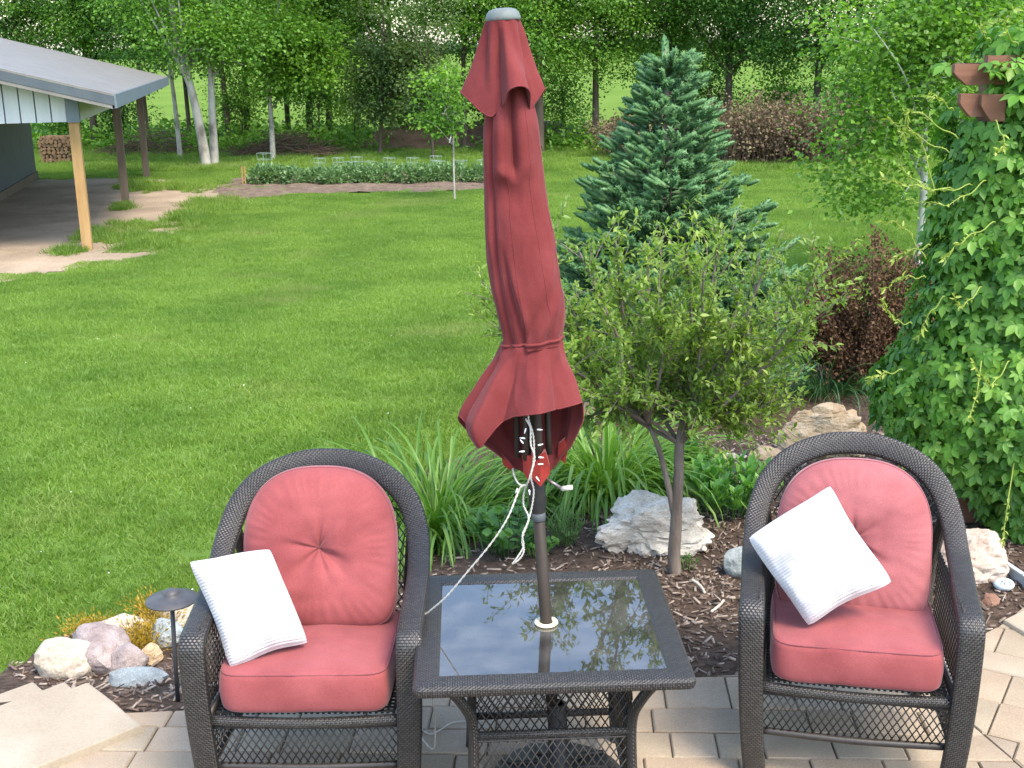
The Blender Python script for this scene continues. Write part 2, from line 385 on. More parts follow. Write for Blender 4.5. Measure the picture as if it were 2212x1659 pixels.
# ------------------------------------------------------------------ grass: one patch of blades set again and again over the lawn
M['grass'] = leafmat('grass_blade', (.112, .192, .022), (.160, .268, .038), (.215, .31, .09), .45, .5, .25)
def nt_add_drift(m, scale, lo, hi):             # lawn patches of slightly different green, by place
    t = m.node_tree; N, L = t.nodes, t.links
    pr = [n for n in N if n.type == 'BSDF_PRINCIPLED'][0]; src = pr.inputs['Base Color'].links[0].from_socket
    g_ = N.new('ShaderNodeNewGeometry'); n = N.new('ShaderNodeTexNoise'); n.inputs['Scale'].default_value = scale; n.inputs['Detail'].default_value = 5
    L.new(g_.outputs['Position'], n.inputs['Vector']); r = ramp(N, [(.36, lo), (.64, hi)]); L.new(n.outputs['Fac'], r.inputs[0])
    c = mixc(N, L, 1.0, src, r.outputs[0], 'MULTIPLY')
    n3 = N.new('ShaderNodeTexNoise'); n3.inputs['Scale'].default_value = .55; n3.inputs['Detail'].default_value = 7; L.new(g_.outputs['Position'], n3.inputs['Vector'])
    r3 = ramp(N, [(.58, (0, 0, 0)), (.72, (.55,) * 3)]); L.new(n3.outputs['Fac'], r3.inputs[0]); c = mixc(N, L, r3.outputs[0], c, (.27, .29, .11))
    for l in list(L):
        if l.from_socket == src and l.to_node.type != 'MIX' or (l.from_socket == src and l.to_node.outputs[2].links and l.to_node.outputs[2].links[0].to_node.type == 'BSDF_TRANSLUCENT'): 
            ts = l.to_socket; L.remove(l); L.new(c, ts)
nt_add_drift(M['grass'], .9, (.80, .85, .85), (1.22, 1.14, 1.25))
blade_c = bpy.data.collections.new('grass_patches')
PS = .6
for k in range(4):
    r_ = np.random.default_rng(40 + k); n = 1500
    pos = np.c_[r_.uniform(-PS / 2, PS / 2, n), r_.uniform(-PS / 2, PS / 2, n), np.zeros(n)]
    ln = r_.normal(0, .6, (n, 2)); ax = np.c_[ln, np.ones(n)]; a = r_.uniform(0, 6.28, n)
    Mx = frames(ax, np.c_[np.cos(a), np.sin(a), np.zeros(n)])
    h = r_.uniform(.028, .060, n); wd = r_.uniform(.0045, .009, n)
    tv = [(-.5, 0, 0), (.5, 0, 0), (.36, .55, .12), (-.36, .55, .12), (0, 1, .5)]
    V, F = scatter(tv, [(0, 1, 2), (0, 2, 3), (3, 2, 4)], pos, Mx, np.c_[wd, h, h])
    o = bpy.data.objects.new('grass_patch', mesh('grass_patch', V, F, M['grass'])); blade_c.objects.link(o)
def instance_on(name, pts, coll, smin, smax, label, cat):
    o = obj(name, pts, [], None); ng = bpy.data.node_groups.new(name, 'GeometryNodeTree')
    ng.interface.new_socket('Geometry', in_out='INPUT', socket_type='NodeSocketGeometry'); ng.interface.new_socket('Geometry', in_out='OUTPUT', socket_type='NodeSocketGeometry')
    N, L = ng.nodes, ng.links; gi = N.new('NodeGroupInput'); go = N.new('NodeGroupOutput')
    ci = N.new('GeometryNodeCollectionInfo'); ci.inputs['Collection'].default_value = coll; ci.inputs['Separate Children'].default_value = True; ci.inputs['Reset Children'].default_value = True
    ip = N.new('GeometryNodeInstanceOnPoints'); ip.inputs['Pick Instance'].default_value = True
    ri = N.new('FunctionNodeRandomValue'); ri.data_type = 'INT'; ri.inputs[4].default_value = 0; ri.inputs[5].default_value = 3
    rv = N.new('FunctionNodeRandomValue'); rv.data_type = 'FLOAT_VECTOR'; rv.inputs[0].default_value = (-.03, -.03, 0); rv.inputs[1].default_value = (.03, .03, 6.283); rv.inputs['Seed'].default_value = 3
    rs = N.new('FunctionNodeRandomValue'); rs.data_type = 'FLOAT'; rs.inputs[2].default_value = smin; rs.inputs[3].default_value = smax; rs.inputs['Seed'].default_value = 7
    L.new(gi.outputs[0], ip.inputs['Points']); L.new(ci.outputs[0], ip.inputs['Instance']); L.new(ri.outputs[2], ip.inputs['Instance Index'])
    L.new(rv.outputs[0], ip.inputs['Rotation']); L.new(rs.outputs[1], ip.inputs['Scale']); L.new(ip.outputs[0], go.inputs[0])
    md = o.modifiers.new('blades', 'NODES'); md.node_group = ng
    return tag(o, label, cat, kind='stuff')
pts = []; r_ = random.Random(12); st = .43
def dist_poly(x, y, poly):
    best = 9
    for i in range(len(poly)):
        ax_, ay = poly[i][0], poly[i][1]; bx, by = poly[(i + 1) % len(poly)][0], poly[(i + 1) % len(poly)][1]
        dx, dy = bx - ax_, by - ay; t = max(0, min(1, ((x - ax_) * dx + (y - ay) * dy) / (dx * dx + dy * dy + 1e-9)))
        best = min(best, math.hypot(x - ax_ - t * dx, y - ay - t * dy))
    return best
y = 3.9
while y < 33:
    hw = .47 * y + 2.2; x = -hw
    while x < hw:
        X, Y = x + r_.uniform(-.08, .08), y + r_.uniform(-.08, .08); x += st
        if X < -1.2 and Y < 4.4: continue
        if inpoly(X, Y, BED) or dist_poly(X, Y, BED) < .22: continue
        if Y < 3.9 or inpoly(X, Y, PATIO): continue
        if Y > 11 and X < -1:
            wx, wy = wob(*wob(X, Y, .22, .55), .2, 1.6)
            if inpoly(wx, wy, DIRT):
                e = dist_poly(wx, wy, DIRT)
                if e > .5 or r_.random() > .35 - .6 * e: continue
        if Y > 20 and inpoly(*wob(X, Y, .3, .8), GARDEN): continue
        pts.append((X, Y, terrain(X, Y)))
    y += st
instance_on('grass', pts, blade_c, .75, 1.15, 'short mown grass blades covering the lawn', 'grass')
pts = []; y = 3.9
while y < 12:
    x = -6.0
    while x < 6:
        X, Y = x + r_.uniform(-.05, .05), y + r_.uniform(-.05, .05); x += .13
        if not inpoly(X, Y, BED) and .03 < dist_poly(X, Y, BED) < .34 and not inpoly(X, Y, PATIO) and not (X < -1.2 and Y < 4.4): pts.append((X, Y, terrain(X, Y)))
    y += .13
instance_on('edge_grass', pts, blade_c, .30, .5, 'ragged grass fringe along the planting bed edge', 'grass')
# ================================================================== furniture
M['wicker'] = wickermat('woven_wicker', (.027, .0245, .023), (.004, .0035, .003))
M['resin'] = pm('dark_resin', [(.3, (.018, .015, .013)), (.7, (.034, .029, .026))], 40, 4, .45, .4, 260, .45, dist=.001)
def fabric(name, a, b, rough=.9, sheen=.25, rib=None, tl=0):
    m, t, N, L, out = nt(name); tc = N.new('ShaderNodeTexCoord')
    n = N.new('ShaderNodeTexNoise'); n.inputs['Scale'].default_value = 7; n.inputs['Detail'].default_value = 6; L.new(tc.outputs['Object'], n.inputs['Vector'])
    r = ramp(N, [(.35, a), (.65, b)]); L.new(n.outputs['Fac'], r.inputs[0])
    n2 = N.new('ShaderNodeTexNoise'); n2.inputs['Scale'].default_value = 420; n2.inputs['Detail'].default_value = 2; L.new(tc.outputs['Object'], n2.inputs['Vector'])
    r2 = ramp(N, [(.3, (.82,) * 3), (.7, (1.15,) * 3)]); L.new(n2.outputs['Fac'], r2.inputs[0])
    n4 = N.new('ShaderNodeTexNoise'); n4.inputs['Scale'].default_value = 3.2; n4.inputs['Detail'].default_value = 7; n4.inputs['Roughness'].default_value = .65; L.new(tc.outputs['Object'], n4.inputs['Vector'])
    r4 = ramp(N, [(.3, (.84, .82, .82)), (.5, (1, 1, 1)), (.72, (1.08, 1.13, 1.13))]); L.new(n4.outputs['Fac'], r4.inputs[0])
    p = N.new('ShaderNodeBsdfPrincipled'); L.new(mixc(N, L, 1.0, mixc(N, L, 1.0, r.outputs[0], r2.outputs[0], 'MULTIPLY'), r4.outputs[0], 'MULTIPLY'), p.inputs['Base Color'])
    p.inputs['Roughness'].default_value = rough; p.inputs['Specular IOR Level'].default_value = .15
    p.inputs['Sheen Weight'].default_value = sheen; p.inputs['Sheen Roughness'].default_value = .4; p.inputs['Sheen Tint'].default_value = (1, .85, .85, 1)
    b = N.new('ShaderNodeBump'); b.inputs['Strength'].default_value = .25; b.inputs['Distance'].default_value = .0008
    if rib:
        wv = N.new('ShaderNodeTexWave'); wv.inputs['Scale'].default_value = rib; wv.bands_direction = 'Y'; L.new(tc.outputs['UV'], wv.inputs['Vector'])
        L.new(wv.outputs['Fac'], b.inputs['Height']); b.inputs['Strength'].default_value = .6; b.inputs['Distance'].default_value = .0022
    else:
        n5 = N.new('ShaderNodeTexNoise'); n5.inputs['Scale'].default_value = 16; n5.inputs['Detail'].default_value = 4; L.new(tc.outputs['Object'], n5.inputs['Vector'])
        ad = N.new('ShaderNodeMath'); ad.operation = 'MULTIPLY_ADD'; L.new(n5.outputs['Fac'], ad.inputs[0]); ad.inputs[1].default_value = 9; L.new(n2.outputs['Fac'], ad.inputs[2]); L.new(ad.outputs[0], b.inputs['Height'])
    L.new(b.outputs[0], p.inputs['Normal']); sh = p.outputs[0]
    if tl:
        t2 = N.new('ShaderNodeBsdfTranslucent'); L.new(mixc(N, L, 1.0, r.outputs[0], (1.5, 1.8, 1.9), 'MULTIPLY'), t2.inputs[0]); mx = N.new('ShaderNodeMixShader'); mx.inputs[0].default_value = tl
        L.new(sh, mx.inputs[1]); L.new(t2.outputs[0], mx.inputs[2]); sh = mx.outputs[0]
    L.new(sh, out.inputs[0]); return m
M['coral'] = fabric('coral_cushion', (.220, .054, .057), (.258, .068, .071))
M['coral2'] = fabric('coral_cushion_faded', (.262, .082, .088), (.295, .098, .105))
M['white'] = fabric('white_ribbed_cotton', (.54, .525, .54), (.58, .565, .58), .95, .1, 5.5)
M['brickred'] = fabric('faded_brick_canvas', (.150, .028, .029), (.188, .040, .042), .95, .12, None, .16)
M['pocket'] = fabric('bright_red_canvas', (.20, .022, .018), (.23, .028, .022))
M['piping'] = fabric('piping_coral', (.185, .05, .057), (.21, .06, .067))

def band(path, wv, w, th, n=90):                # a flat rounded band swept along a path; wv is its width direction
    P = crom(path, n); W = crom(wv, n); V = []; F = []; uv = []; L = 0; prof = []
    for k in range(16):
        a = 2 * math.pi * k / 16; ca, sa = math.cos(a), math.sin(a)
        prof.append((math.copysign(abs(ca) ** .45, ca), math.copysign(abs(sa) ** .6, sa)))
    m = len(prof)
    ww = w if not isinstance(w, (int, float)) else [w] * len(path)
    ww = crom([[q] for q in ww], n)[:, 0]
    for i in range(n + 1):
        T = Vector(P[min(i + 1, n)] - P[max(i - 1, 0)]).normalized(); wd = Vector(W[i]); wd = (wd - T * wd.dot(T)).normalized(); N_ = T.cross(wd)
        if i: L += float(np.linalg.norm(P[i] - P[i - 1]))
        for k, (a, b) in enumerate(prof + [prof[0]]):
            V.append(Vector(P[i]) + wd * a * ww[i] / 2 + N_ * b * th / 2); uv.append((a * ww[i] / 2 + (.2 if b < 0 else 0) , L))
    m += 1
    for i in range(n):
        for k in range(m - 1): F.append((i * m + k, i * m + k + 1, (i + 1) * m + k + 1, (i + 1) * m + k))
    F.append(tuple(range(m - 2, -1, -1))); F.append(tuple(n * m + k for k in range(m - 1)))
    return V, F, uv
STRAND = {}
def strands(part, o, ex, ey, wu, hv, cell, r=.0022, inside=None, diag=True):   # diamond lattice, each strand an own piece of the panel
    ex, ey = Vector(ex), Vector(ey); nz = ex.cross(ey).normalized(); o = Vector(o)
    for s_ in (-1, 1):
        asp = .62
        k0 = -hv * asp if s_ > 0 else 0; u = k0
        step = cell
        u = (-hv * asp) if s_ > 0 else 0.0
        end = wu if s_ > 0 else wu + hv * asp
        while u < end:
            # strand from (u,0) to (u + s*asp*hv, hv), clipped to [0, wu]
            t0, t1 = 0.0, 1.0; du = s_ * asp * hv
            for lim, sgn in ((0, 1), (wu, -1)):
                f0, f1 = sgn * (u - lim), sgn * (u + du - lim)
                if f0 < 0 and f1 < 0: t0, t1 = 1, 0; break
                if f0 < 0: t0 = max(t0, f0 / (f0 - f1))
                if f1 < 0: t1 = min(t1, f0 / (f0 - f1))
            if t1 - t0 > .04:
                a = o + ex * (u + du * t0) + ey * (hv * t0) + nz * s_ * r * .9; b = o + ex * (u + du * t1) + ey * (hv * t1) + nz * s_ * r * .9
                d = b - a; key = round(d.length, 3)
                if key not in STRAND:
                    V, F, uv = tube([(0, 0, 0), (0, 0, key / 2), (0, 0, key)], r, 6); STRAND[key] = mesh('strand', V, F, M['resin'], True, uv)
                q = put('strand', STRAND[key], part); q.location = a; q.rotation_euler = d.to_track_quat('Z', 'Y').to_euler()
            u += step
def make_chair(label, loc, rz):
    t = thing('wicker_armchair', label, 'armchair', loc, 'wicker armchairs beside the glass table', rz)
    half = [(.298, .03, 0), (.311, .006, .14), (.321, -.004, .34), (.326, 0, .52), (.327, .018, .582), (.326, .075, .602), (.328, .2, .620), (.330, .30, .642), (.328, .39, .672), (.318, .49, .742), (.280, .56, .832), (.205, .60, .902), (.10, .63, .940)]
    wh = [(1, 0, 0)] * 7 + [(1, .1, .05), (.97, .2, .12), (.88, .25, .4), (.66, .3, .68), (.36, .36, .86), (.15, .4, .9)]
    mid = (0, .64, .949); mw = (0, .42, .9)
    path = half + [mid] + [(-x, y, z) for x, y, z in half[::-1]]
    wv = wh + [mw] + [(-x, -y, -z) if False else (-x, y, z) for x, y, z in wh[::-1]]
    # keep the width direction turning one way round: on the left leg it points to -x
    sweep = [.072, .074, .078, .08, .08, .078, .075, .074, .074, .076, .078, .078, .078]
    V, F, uv = band(path, wv, sweep + [.078] + sweep[::-1], .036, 150)
    obj('arch_frame', V, F, M['wicker'], t, True, uv)
    for s_ in (-1, 1):                          # rear legs and side rails
        m = MB().tube(crom([(s_ * .30, .52, .76), (s_ * .272, .575, .5), (s_ * .27, .59, .25), (s_ * .268, .63, 0)], 12), [.020] * 13, 10); m.build('rear_leg', M['wicker'], t, True)
        MB().tube([(s_ * .30, .02, .335), (s_ * .27, .585, .315)], .014, 8).build('side_rail', M['resin'], t, True)
        MB().tube([(s_ * .30, .02, .165), (s_ * .268, .60, .165)], .010, 8).build('side_rail', M['resin'], t, True)
    MB().tube(crom([(-.295, .012, .325), (0, -.004, .322), (.295, .012, .325)], 10), .0175, 10).build('front_rail', M['wicker'], t, True)
    MB().tube(crom([(-.29, .02, .165), (0, .008, .163), (.29, .02, .165)], 10), .012, 8).build('front_rail', M['resin'], t, True)
    MB().tube([(-.27, .585, .315), (.27, .585, .315)], .014, 8).build('back_rail', M['resin'], t, True)
    m = MB(); nx, ny = 30, 26                   # woven seat deck with open mesh
    for i in range(nx + 1): m.box((-.27 + .54 * i / nx, .30, .338 - .000), (.009, .55, .004))
    for j in range(ny + 1): m.box((0, .03 + .55 * j / ny, .343), (.55, .009, .004))
    m.build('seat_deck', M['resin'], t)
    fl = MB().tube([(-.285, .012, .30), (.285, .012, .30)], .004, 6).build('front_lattice', M['resin'], t)
    strands(fl, (-.285, .012, .175), (1, 0, 0), (0, 0, 1), .57, .13, .024)
    for s_ in (-1, 1):
        sl = MB().tube([(s_ * .305, .03, .36), (s_ * .285, .50, .36)], .004, 6).build('side_lattice', M['resin'], t)
        strands(sl, (s_ * .305, .03, .35), (-s_ * .04, .999, .0), (0, 0, 1), .48, .28, .026)
        sl = MB().tube([(s_ * .30, .03, .30), (s_ * .272, .58, .30)], .004, 6).build('side_lattice', M['resin'], t)
        strands(sl, (s_ * .30, .03, .175), (-s_ * .05, .998, 0), (0, 0, 1), .55, .13, .026)
    bl = MB().tube([(-.26, .575, .36), (.26, .575, .36)], .005, 6).build('back_lattice', M['resin'], t)
    strands(bl, (-.265, .57, .36), (1, 0, 0), (0, .10, .995), .53, .50, .026)
    return t
LCH = make_chair('dark wicker armchair beside the path light', (-.65, 3.335, 0), R(-1))
RCH = make_chair('dark wicker armchair beside the creeper and boulders', (1.055, 3.43, 0), R(-12))

def polar_cushion(outline, T, flat, rings=26, seg=120, tuft=.0, wr=0, seed=1):
    """puffy cushion: outline(phi) -> radius in its plane; front at +z"""
    rr = random.Random(seed); V = []; F = []; uv = []
    fold = [(rr.uniform(0, 6.28), rr.uniform(.12, .30), rr.uniform(.3, 1)) for _ in range(11)]
    for side in (1, -1):
        for i in range(rings):
            q = i / rings if side > 0 else (rings - i) / rings
            for k in range(seg):
                a = 2 * math.pi * k / seg; ro = outline(a); rho = q
                h = T * (max(0, 1 - rho ** flat)) ** .5
                if side > 0 and tuft:
                    h -= tuft * math.exp(-(rho / .13) ** 1.3)
                    if wr:
                        for f0, fw, fa in fold:
                            d = (a - f0 + math.pi) % (2 * math.pi) - math.pi
                            h -= wr * fa * math.exp(-(d / fw) ** 2) * math.exp(-((rho - .18) / .22) ** 2)
                if wr:
                    h += side * wr * .35 * mnoise.noise(Vector((rho * ro * 9 * math.cos(a), rho * ro * 22 * math.sin(a), seed))) * (1 if rho < .95 else 0)
                    if rho > .6: h += side * wr * .3 * math.sin(a * 43 + 2 * math.sin(a * 7)) * (rho - .6) * 2.2 * (1 - rho) * 4
                V.append((rho * ro * math.cos(a), rho * ro * math.sin(a), side * h)); uv.append((V[-1][0], V[-1][1]))
    n = seg; tot = 2 * rings
    for i in range(tot - 1):
        for k in range(n): F.append((i * n + k, i * n + (k + 1) % n, (i + 1) * n + (k + 1) % n, (i + 1) * n + k))
    V.append((0, 0, -T)); uv.append((0, 0)); c = len(V) - 1
    for k in range(n): F.append(((tot - 1) * n + k, (tot - 1) * n + (k + 1) % n, c))
    F = [f for f in F]
    return V, F, uv
def superell(a, b, p, top=None):
    def f(t):
        c, s_ = abs(math.cos(t)), abs(math.sin(t)); pp = top if (top and math.sin(t) > 0) else p
        return ((c / a) ** pp + (s_ / b) ** pp) ** (-1 / pp)
    return f
def seat_cushion(ch, label, mat, seed):
    ol = superell(.262, .262, 9); T_ = .064; V = []; F = []; uv = []; n = 144; rr = random.Random(seed)
    prof = [(k / 16 * .93, T_ + .016 * (1 - (k / 16) ** 2)) for k in range(17)] + [(.955, T_ - .0005), (.975, T_ - .004), (.99, T_ - .011), (.999, T_ - .022), (1.008, T_ * .3), (1.012, -.005), (1.006, -T_ * .4), (.996, -T_ + .02), (.985, -T_ + .009), (.965, -T_ + .002), (.93, -T_), (.5, -T_), (.01, -T_)]
    for rho, z in prof:
        for k in range(n):
            a = 2 * math.pi * k / n; x, y = rho * ol(a) * math.cos(a), rho * ol(a) * math.sin(a)
            e = .006 * mnoise.noise(Vector((x * 7, y * 7, seed))) + (.003 * mnoise.noise(Vector((x * 22, y * 9, z * 25 + seed))) if rho > .9 else .0015 * mnoise.noise(Vector((x * 20, y * 20, seed))))
            V.append((x * (1 + (e * 1.6 if rho > .94 else 0)), y * (1 + (e * 1.6 if rho > .94 else 0)), z + e)); uv.append((x, y))
    for i in range(len(prof) - 1):
        for k in range(n): F.append((i * n + k, i * n + (k + 1) % n, (i + 1) * n + (k + 1) % n, (i + 1) * n + k))
    F.append(tuple(range((len(prof) - 1) * n, len(prof) * n)))
    o = obj('seat_cushion', V, F, mat, None, True, uv); o.matrix_world = ch.matrix_basis @ Matrix.Translation((0, .245, .412)) @ Matrix.Rotation(R(-3.0), 4, 'X')
    tag(o, label, 'cushion', 'coral cushions on the chairs')
    V, F, uv = tube([(ol(a) * .978 * math.cos(a), ol(a) * .978 * math.sin(a), T_ - .0035) for a in np.linspace(0, 2 * math.pi, 120)], .0028, 6, False)
    obj('piping', V, F, M['piping'], o, True, uv); return o
def back_cushion(ch, label, mat, seed, dz=0):
    ol = superell(.256, .27, 6, 2.5)
    V, F, uv = polar_cushion(ol, .075, 5.0, 34, 180, .040, .011, seed)
    V = [(x, y, z) for x, y, z in V]
    o = obj('back_cushion', V, F, mat, None, True, uv)
    o.matrix_world = ch.matrix_basis @ Matrix.Translation((0, .445, .71 + dz)) @ Matrix.Rotation(R(90 - 19), 4, 'X')
    tag(o, label, 'cushion', 'coral cushions on the chairs')
    pts = [(ol(a) * .975 * math.cos(a), ol(a) * .975 * math.sin(a), .0245) for a in np.linspace(0, 2 * math.pi, 120)]
    V, F, uv = tube(pts, .0030, 6, False); obj('piping', V, F, M['piping'], o, True, uv)
    V, F, uv = tube([(0, 0, .014), (0, 0, .022), (0, 0, .026)], [.009, .008, .002], 10); obj('button', V, F, M['piping'], o, True, uv)
    return o
bpy.context.view_layer.update()
seat_cushion(LCH, 'coral seat cushion on the chair beside the path light', M['coral'], 3)
back_cushion(LCH, 'rounded coral back cushion on the chair beside the path light', M['coral'], 4)
seat_cushion(RCH, 'coral seat cushion on the chair beside the creeper', M['coral'], 8)
back_cushion(RCH, 'faded pink rounded back cushion on the chair beside the creeper', M['coral2'], 9, -.035)

def pillow(label, corners, T, seed, centre):
    """square scatter cushion with pinched corners; corners are world points in its plane"""
    C = [Vector(c) for c in corners]; mid = sum(C, Vector()) / 4; nrm = (C[1] - C[0]).cross(C[3] - C[0]).normalized()
    if nrm.dot(CAM - mid) < 0: nrm = -nrm
    n = 30; V = []; F = []; uv = []
    for side in (1, -1):
        for j in range(n + 1):
            for i in range(n + 1):
                u, v = i / n * 2 - 1, j / n * 2 - 1
                bu = u * (1 - .055 * (1 - v * v)); bv = v * (1 - .055 * (1 - u * u))
                kc = 1 - .05 * (abs(u) * abs(v)) ** 6; bu *= kc; bv *= kc; bu += .02 * math.sin(v * 3 + seed * 2) * abs(u); bv += .02 * math.sin(u * 3.4 + seed) * abs(v)
                p = (C[0] * (1 - bu) * (1 - bv) + C[1] * (1 + bu) * (1 - bv) + C[2] * (1 + bu) * (1 + bv) + C[3] * (1 - bu) * (1 + bv)) / 4
                h = T * (max(0, (1 - u * u) * (1 - v * v))) ** .42
                e = max(abs(u), abs(v))
                h += (.016 * mnoise.noise(Vector((u * 2.2 + seed, v * 2.2, seed))) + .006 * mnoise.noise(Vector((u * 6, v * 6, seed)))) * (1 - e ** 6)
                h -= .006 * math.exp(-((abs(u) - .82) / .12) ** 2) * abs(math.sin(v * 9 + seed)) * (1 - v * v)
                h -= .006 * math.exp(-((abs(v) - .82) / .12) ** 2) * abs(math.sin(u * 8 + seed * 2)) * (1 - u * u)
                V.append(p + nrm * side * h - mid); uv.append((u, v))
    k = (n + 1) ** 2
    for s_ in (0, 1):
        for j in range(n):
            for i in range(n):
                a = s_ * k + j * (n + 1) + i; f = (a, a + 1, a + n + 2, a + n + 1); F.append(f if s_ == 0 else f[::-1])
    o = obj('throw_pillow', V, F, M['white'], None, True, uv); o.location = mid
    return tag(o, label, 'pillow', 'white throw pillows')
def on_plane(px, py, p0, nrm):
    d = ray(px, py); return CAM + d * ((Vector(p0) - CAM).dot(nrm) / d.dot(nrm))
n1 = Vector((.30, -.80, .52)).normalized(); c1 = aty(540, 1312, 3.50)
pillow('white ribbed throw pillow leaning on the arm beside the path light', [on_plane(*q, c1, n1) for q in ((497, 1446), (670, 1388), (586, 1180), (405, 1208))], .092, 1, c1)
n2 = Vector((-.10, -.86, .50)).normalized(); c2 = aty(1768, 1205, 3.66)
pillow('white ribbed throw pillow tilted on one corner in the chair beside the creeper', [on_plane(*q, c2, n2) for q in ((1742, 1356), (1930, 1258), (1792, 1042), (1608, 1160))], .098, 2, c2)

# ------------------------------------------------------------------ glass topped table
M['glass'], t_, N, L, out = nt('smoked_glass')
fr = N.new('ShaderNodeFresnel'); fr.inputs[0].default_value = 2.05
tp = N.new('ShaderNodeBsdfTransparent'); tp.inputs[0].default_value = (.42, .36, .30, 1)
gl = N.new('ShaderNodeBsdfGlossy'); gl.inputs['Roughness'].default_value = .02; gl.inputs[0].default_value = (1, 1, 1, 1)
df = N.new('ShaderNodeBsdfDiffuse'); df.inputs[0].default_value = (.5, .47, .43, 1)
tc = N.new('ShaderNodeTexCoord'); nn = N.new('ShaderNodeTexNoise'); nn.inputs['Scale'].default_value = 9; nn.inputs['Detail'].default_value = 9; L.new(tc.outputs['Object'], nn.inputs['Vector'])
rd = ramp(N, [(.4, (.05,) * 3), (.75, (.16,) * 3)]); L.new(nn.outputs['Fac'], rd.inputs[0])
m1 = N.new('ShaderNodeMixShader'); L.new(rd.outputs[0], m1.inputs[0]); L.new(tp.outputs[0], m1.inputs[1]); L.new(df.outputs[0], m1.inputs[2])
m2 = N.new('ShaderNodeMixShader'); L.new(fr.outputs[0], m2.inputs[0]); L.new(m1.outputs[0], m2.inputs[1]); L.new(gl.outputs[0], m2.inputs[2]); L.new(m2.outputs[0], out.inputs[0])
M['ivory'] = pm('ivory_plastic', [(.3, (.62, .56, .36)), (.7, (.68, .62, .42))], 20, 3, .5, 0)
TZ = .58
tc0 = atz(1180, 1345, TZ)                       # where the pole goes through the glass
TW, TD, TYAW = .80, .77, R(2.0)
tb = thing('patio_table', 'square dark wicker table with a smoked glass top between the chairs', 'table', (tc0.x, tc0.y, 0), None, TYAW)
def ring_sheet(w, d, w2, d2, off=(0, 0)):
    pass
m = MB(); a, b = TW / 2, TD / 2; ia, ib = a - .075, b - .075
prof = [(0, -.012), (-.008, .0), (0.0, .0)]
rim = MB()
for k in range(4):                              # four mitred woven boards, slightly domed, with a rolled outer edge
    pass
outl = lambda x, y, r: [(sx * (x - r) + r * math.cos(q), sy * (y - r) + r * math.sin(q)) for (sx, sy, q0) in ((1, 1, 0), (-1, 1, 90), (-1, -1, 180), (1, -1, 270)) for q in [R(q0 + 90 * i / 5) for i in range(6)]]
lay = [(a - .004, b - .004, .022, -.030), (a, b, .025, -.018), (a - .001, b - .001, .025, -.008), (a - .010, b - .010, .02, 0), (a - .035, b - .035, .012, .003), (ia + .006, ib + .006, .01, .002), (ia, ib, .008, -.004), (ia, ib, .008, -.022)]
V = []; F = []; uv = []
for (x, y, r_, z) in lay:
    o_ = outl(x, y, r_)
    V += [(p[0], p[1], TZ + z) for p in o_]
n = 24
for i in range(len(lay) - 1):
    for k in range(n): F.append((i * n + k, i * n + (k + 1) % n, (i + 1) * n + (k + 1) % n, (i + 1) * n + k))
for v in V:                                     # weave runs along each board
    uv.append((v[0], v[1]) if abs(v[0]) / a > abs(v[1]) / b else (v[1], v[0]))
V2 = []; F2 = []; UV2 = []
for f in F:                                     # split by face so every board has its own uv
    c = sum((Vector(V[i]) for i in f), Vector()) / len(f); side = abs(c.x) / a > abs(c.y) / b; bse = len(V2)
    for i in f: V2.append(V[i]); UV2.append((V[i][0] + V[i][2], V[i][1]) if side else (V[i][1] + V[i][2], V[i][0]))
    F2.append(tuple(range(bse, bse + len(f))))
obj('top_frame', V2, F2, M['wicker'], tb, False, UV2)
gz = TZ - .004; m = MB()
hole = [(0.024 * math.cos(q), .024 * math.sin(q)) for q in np.linspace(0, 2 * math.pi, 24, endpoint=False)]
go = outl(ia + .004, ib + .004, .012)
# glass plate with a round hole
def plate(go, hole, z0, z1):
    n = len(go); h = [(.024 * math.cos(math.atan2(p[1], p[0])), .024 * math.sin(math.atan2(p[1], p[0]))) for p in go]
    V = [(x, y, z1) for x, y in go] + [(x, y, z1) for x, y in h] + [(x, y, z0) for x, y in go] + [(x, y, z0) for x, y in h]; F = []
    for k in range(n):
        j = (k + 1) % n
        F += [(k, j, n + j, n + k), (2 * n + k, 3 * n + k, 3 * n + j, 2 * n + j), (k, 2 * n + k, 2 * n + j, j), (n + k, n + j, 3 * n + j, 3 * n + k)]
    return V, F
V, F = plate(go, hole, gz - .006, gz)
obj('glass_top', V, F, M['glass'], tb)
MB().lathe([(.0195, -.012), (.0195, .008), (.024, .010), (.036, .009), (.037, .005), (.034, .0015), (.0195, .0015)], (0, 0, gz), 28).build('umbrella_ring', M['ivory'], tb, True)
lx, ly = .235, .245
legs = {}
for sx in (-1, 1):
    for sy in (-1, 1):
        P = crom([(sx * (a - .085), sy * (b - .085), TZ - .03), (sx * (a - .10), sy * (b - .10), TZ - .055), (sx * (lx + .02), sy * (ly + .02), TZ - .13), (sx * lx, sy * ly, TZ - .20), (sx * lx, sy * ly, .25), (sx * (lx + .012), sy * (ly + .012), .0)], 26)
        MB().tube(P, .0165, 10).build('leg', M['wicker'], tb, True)
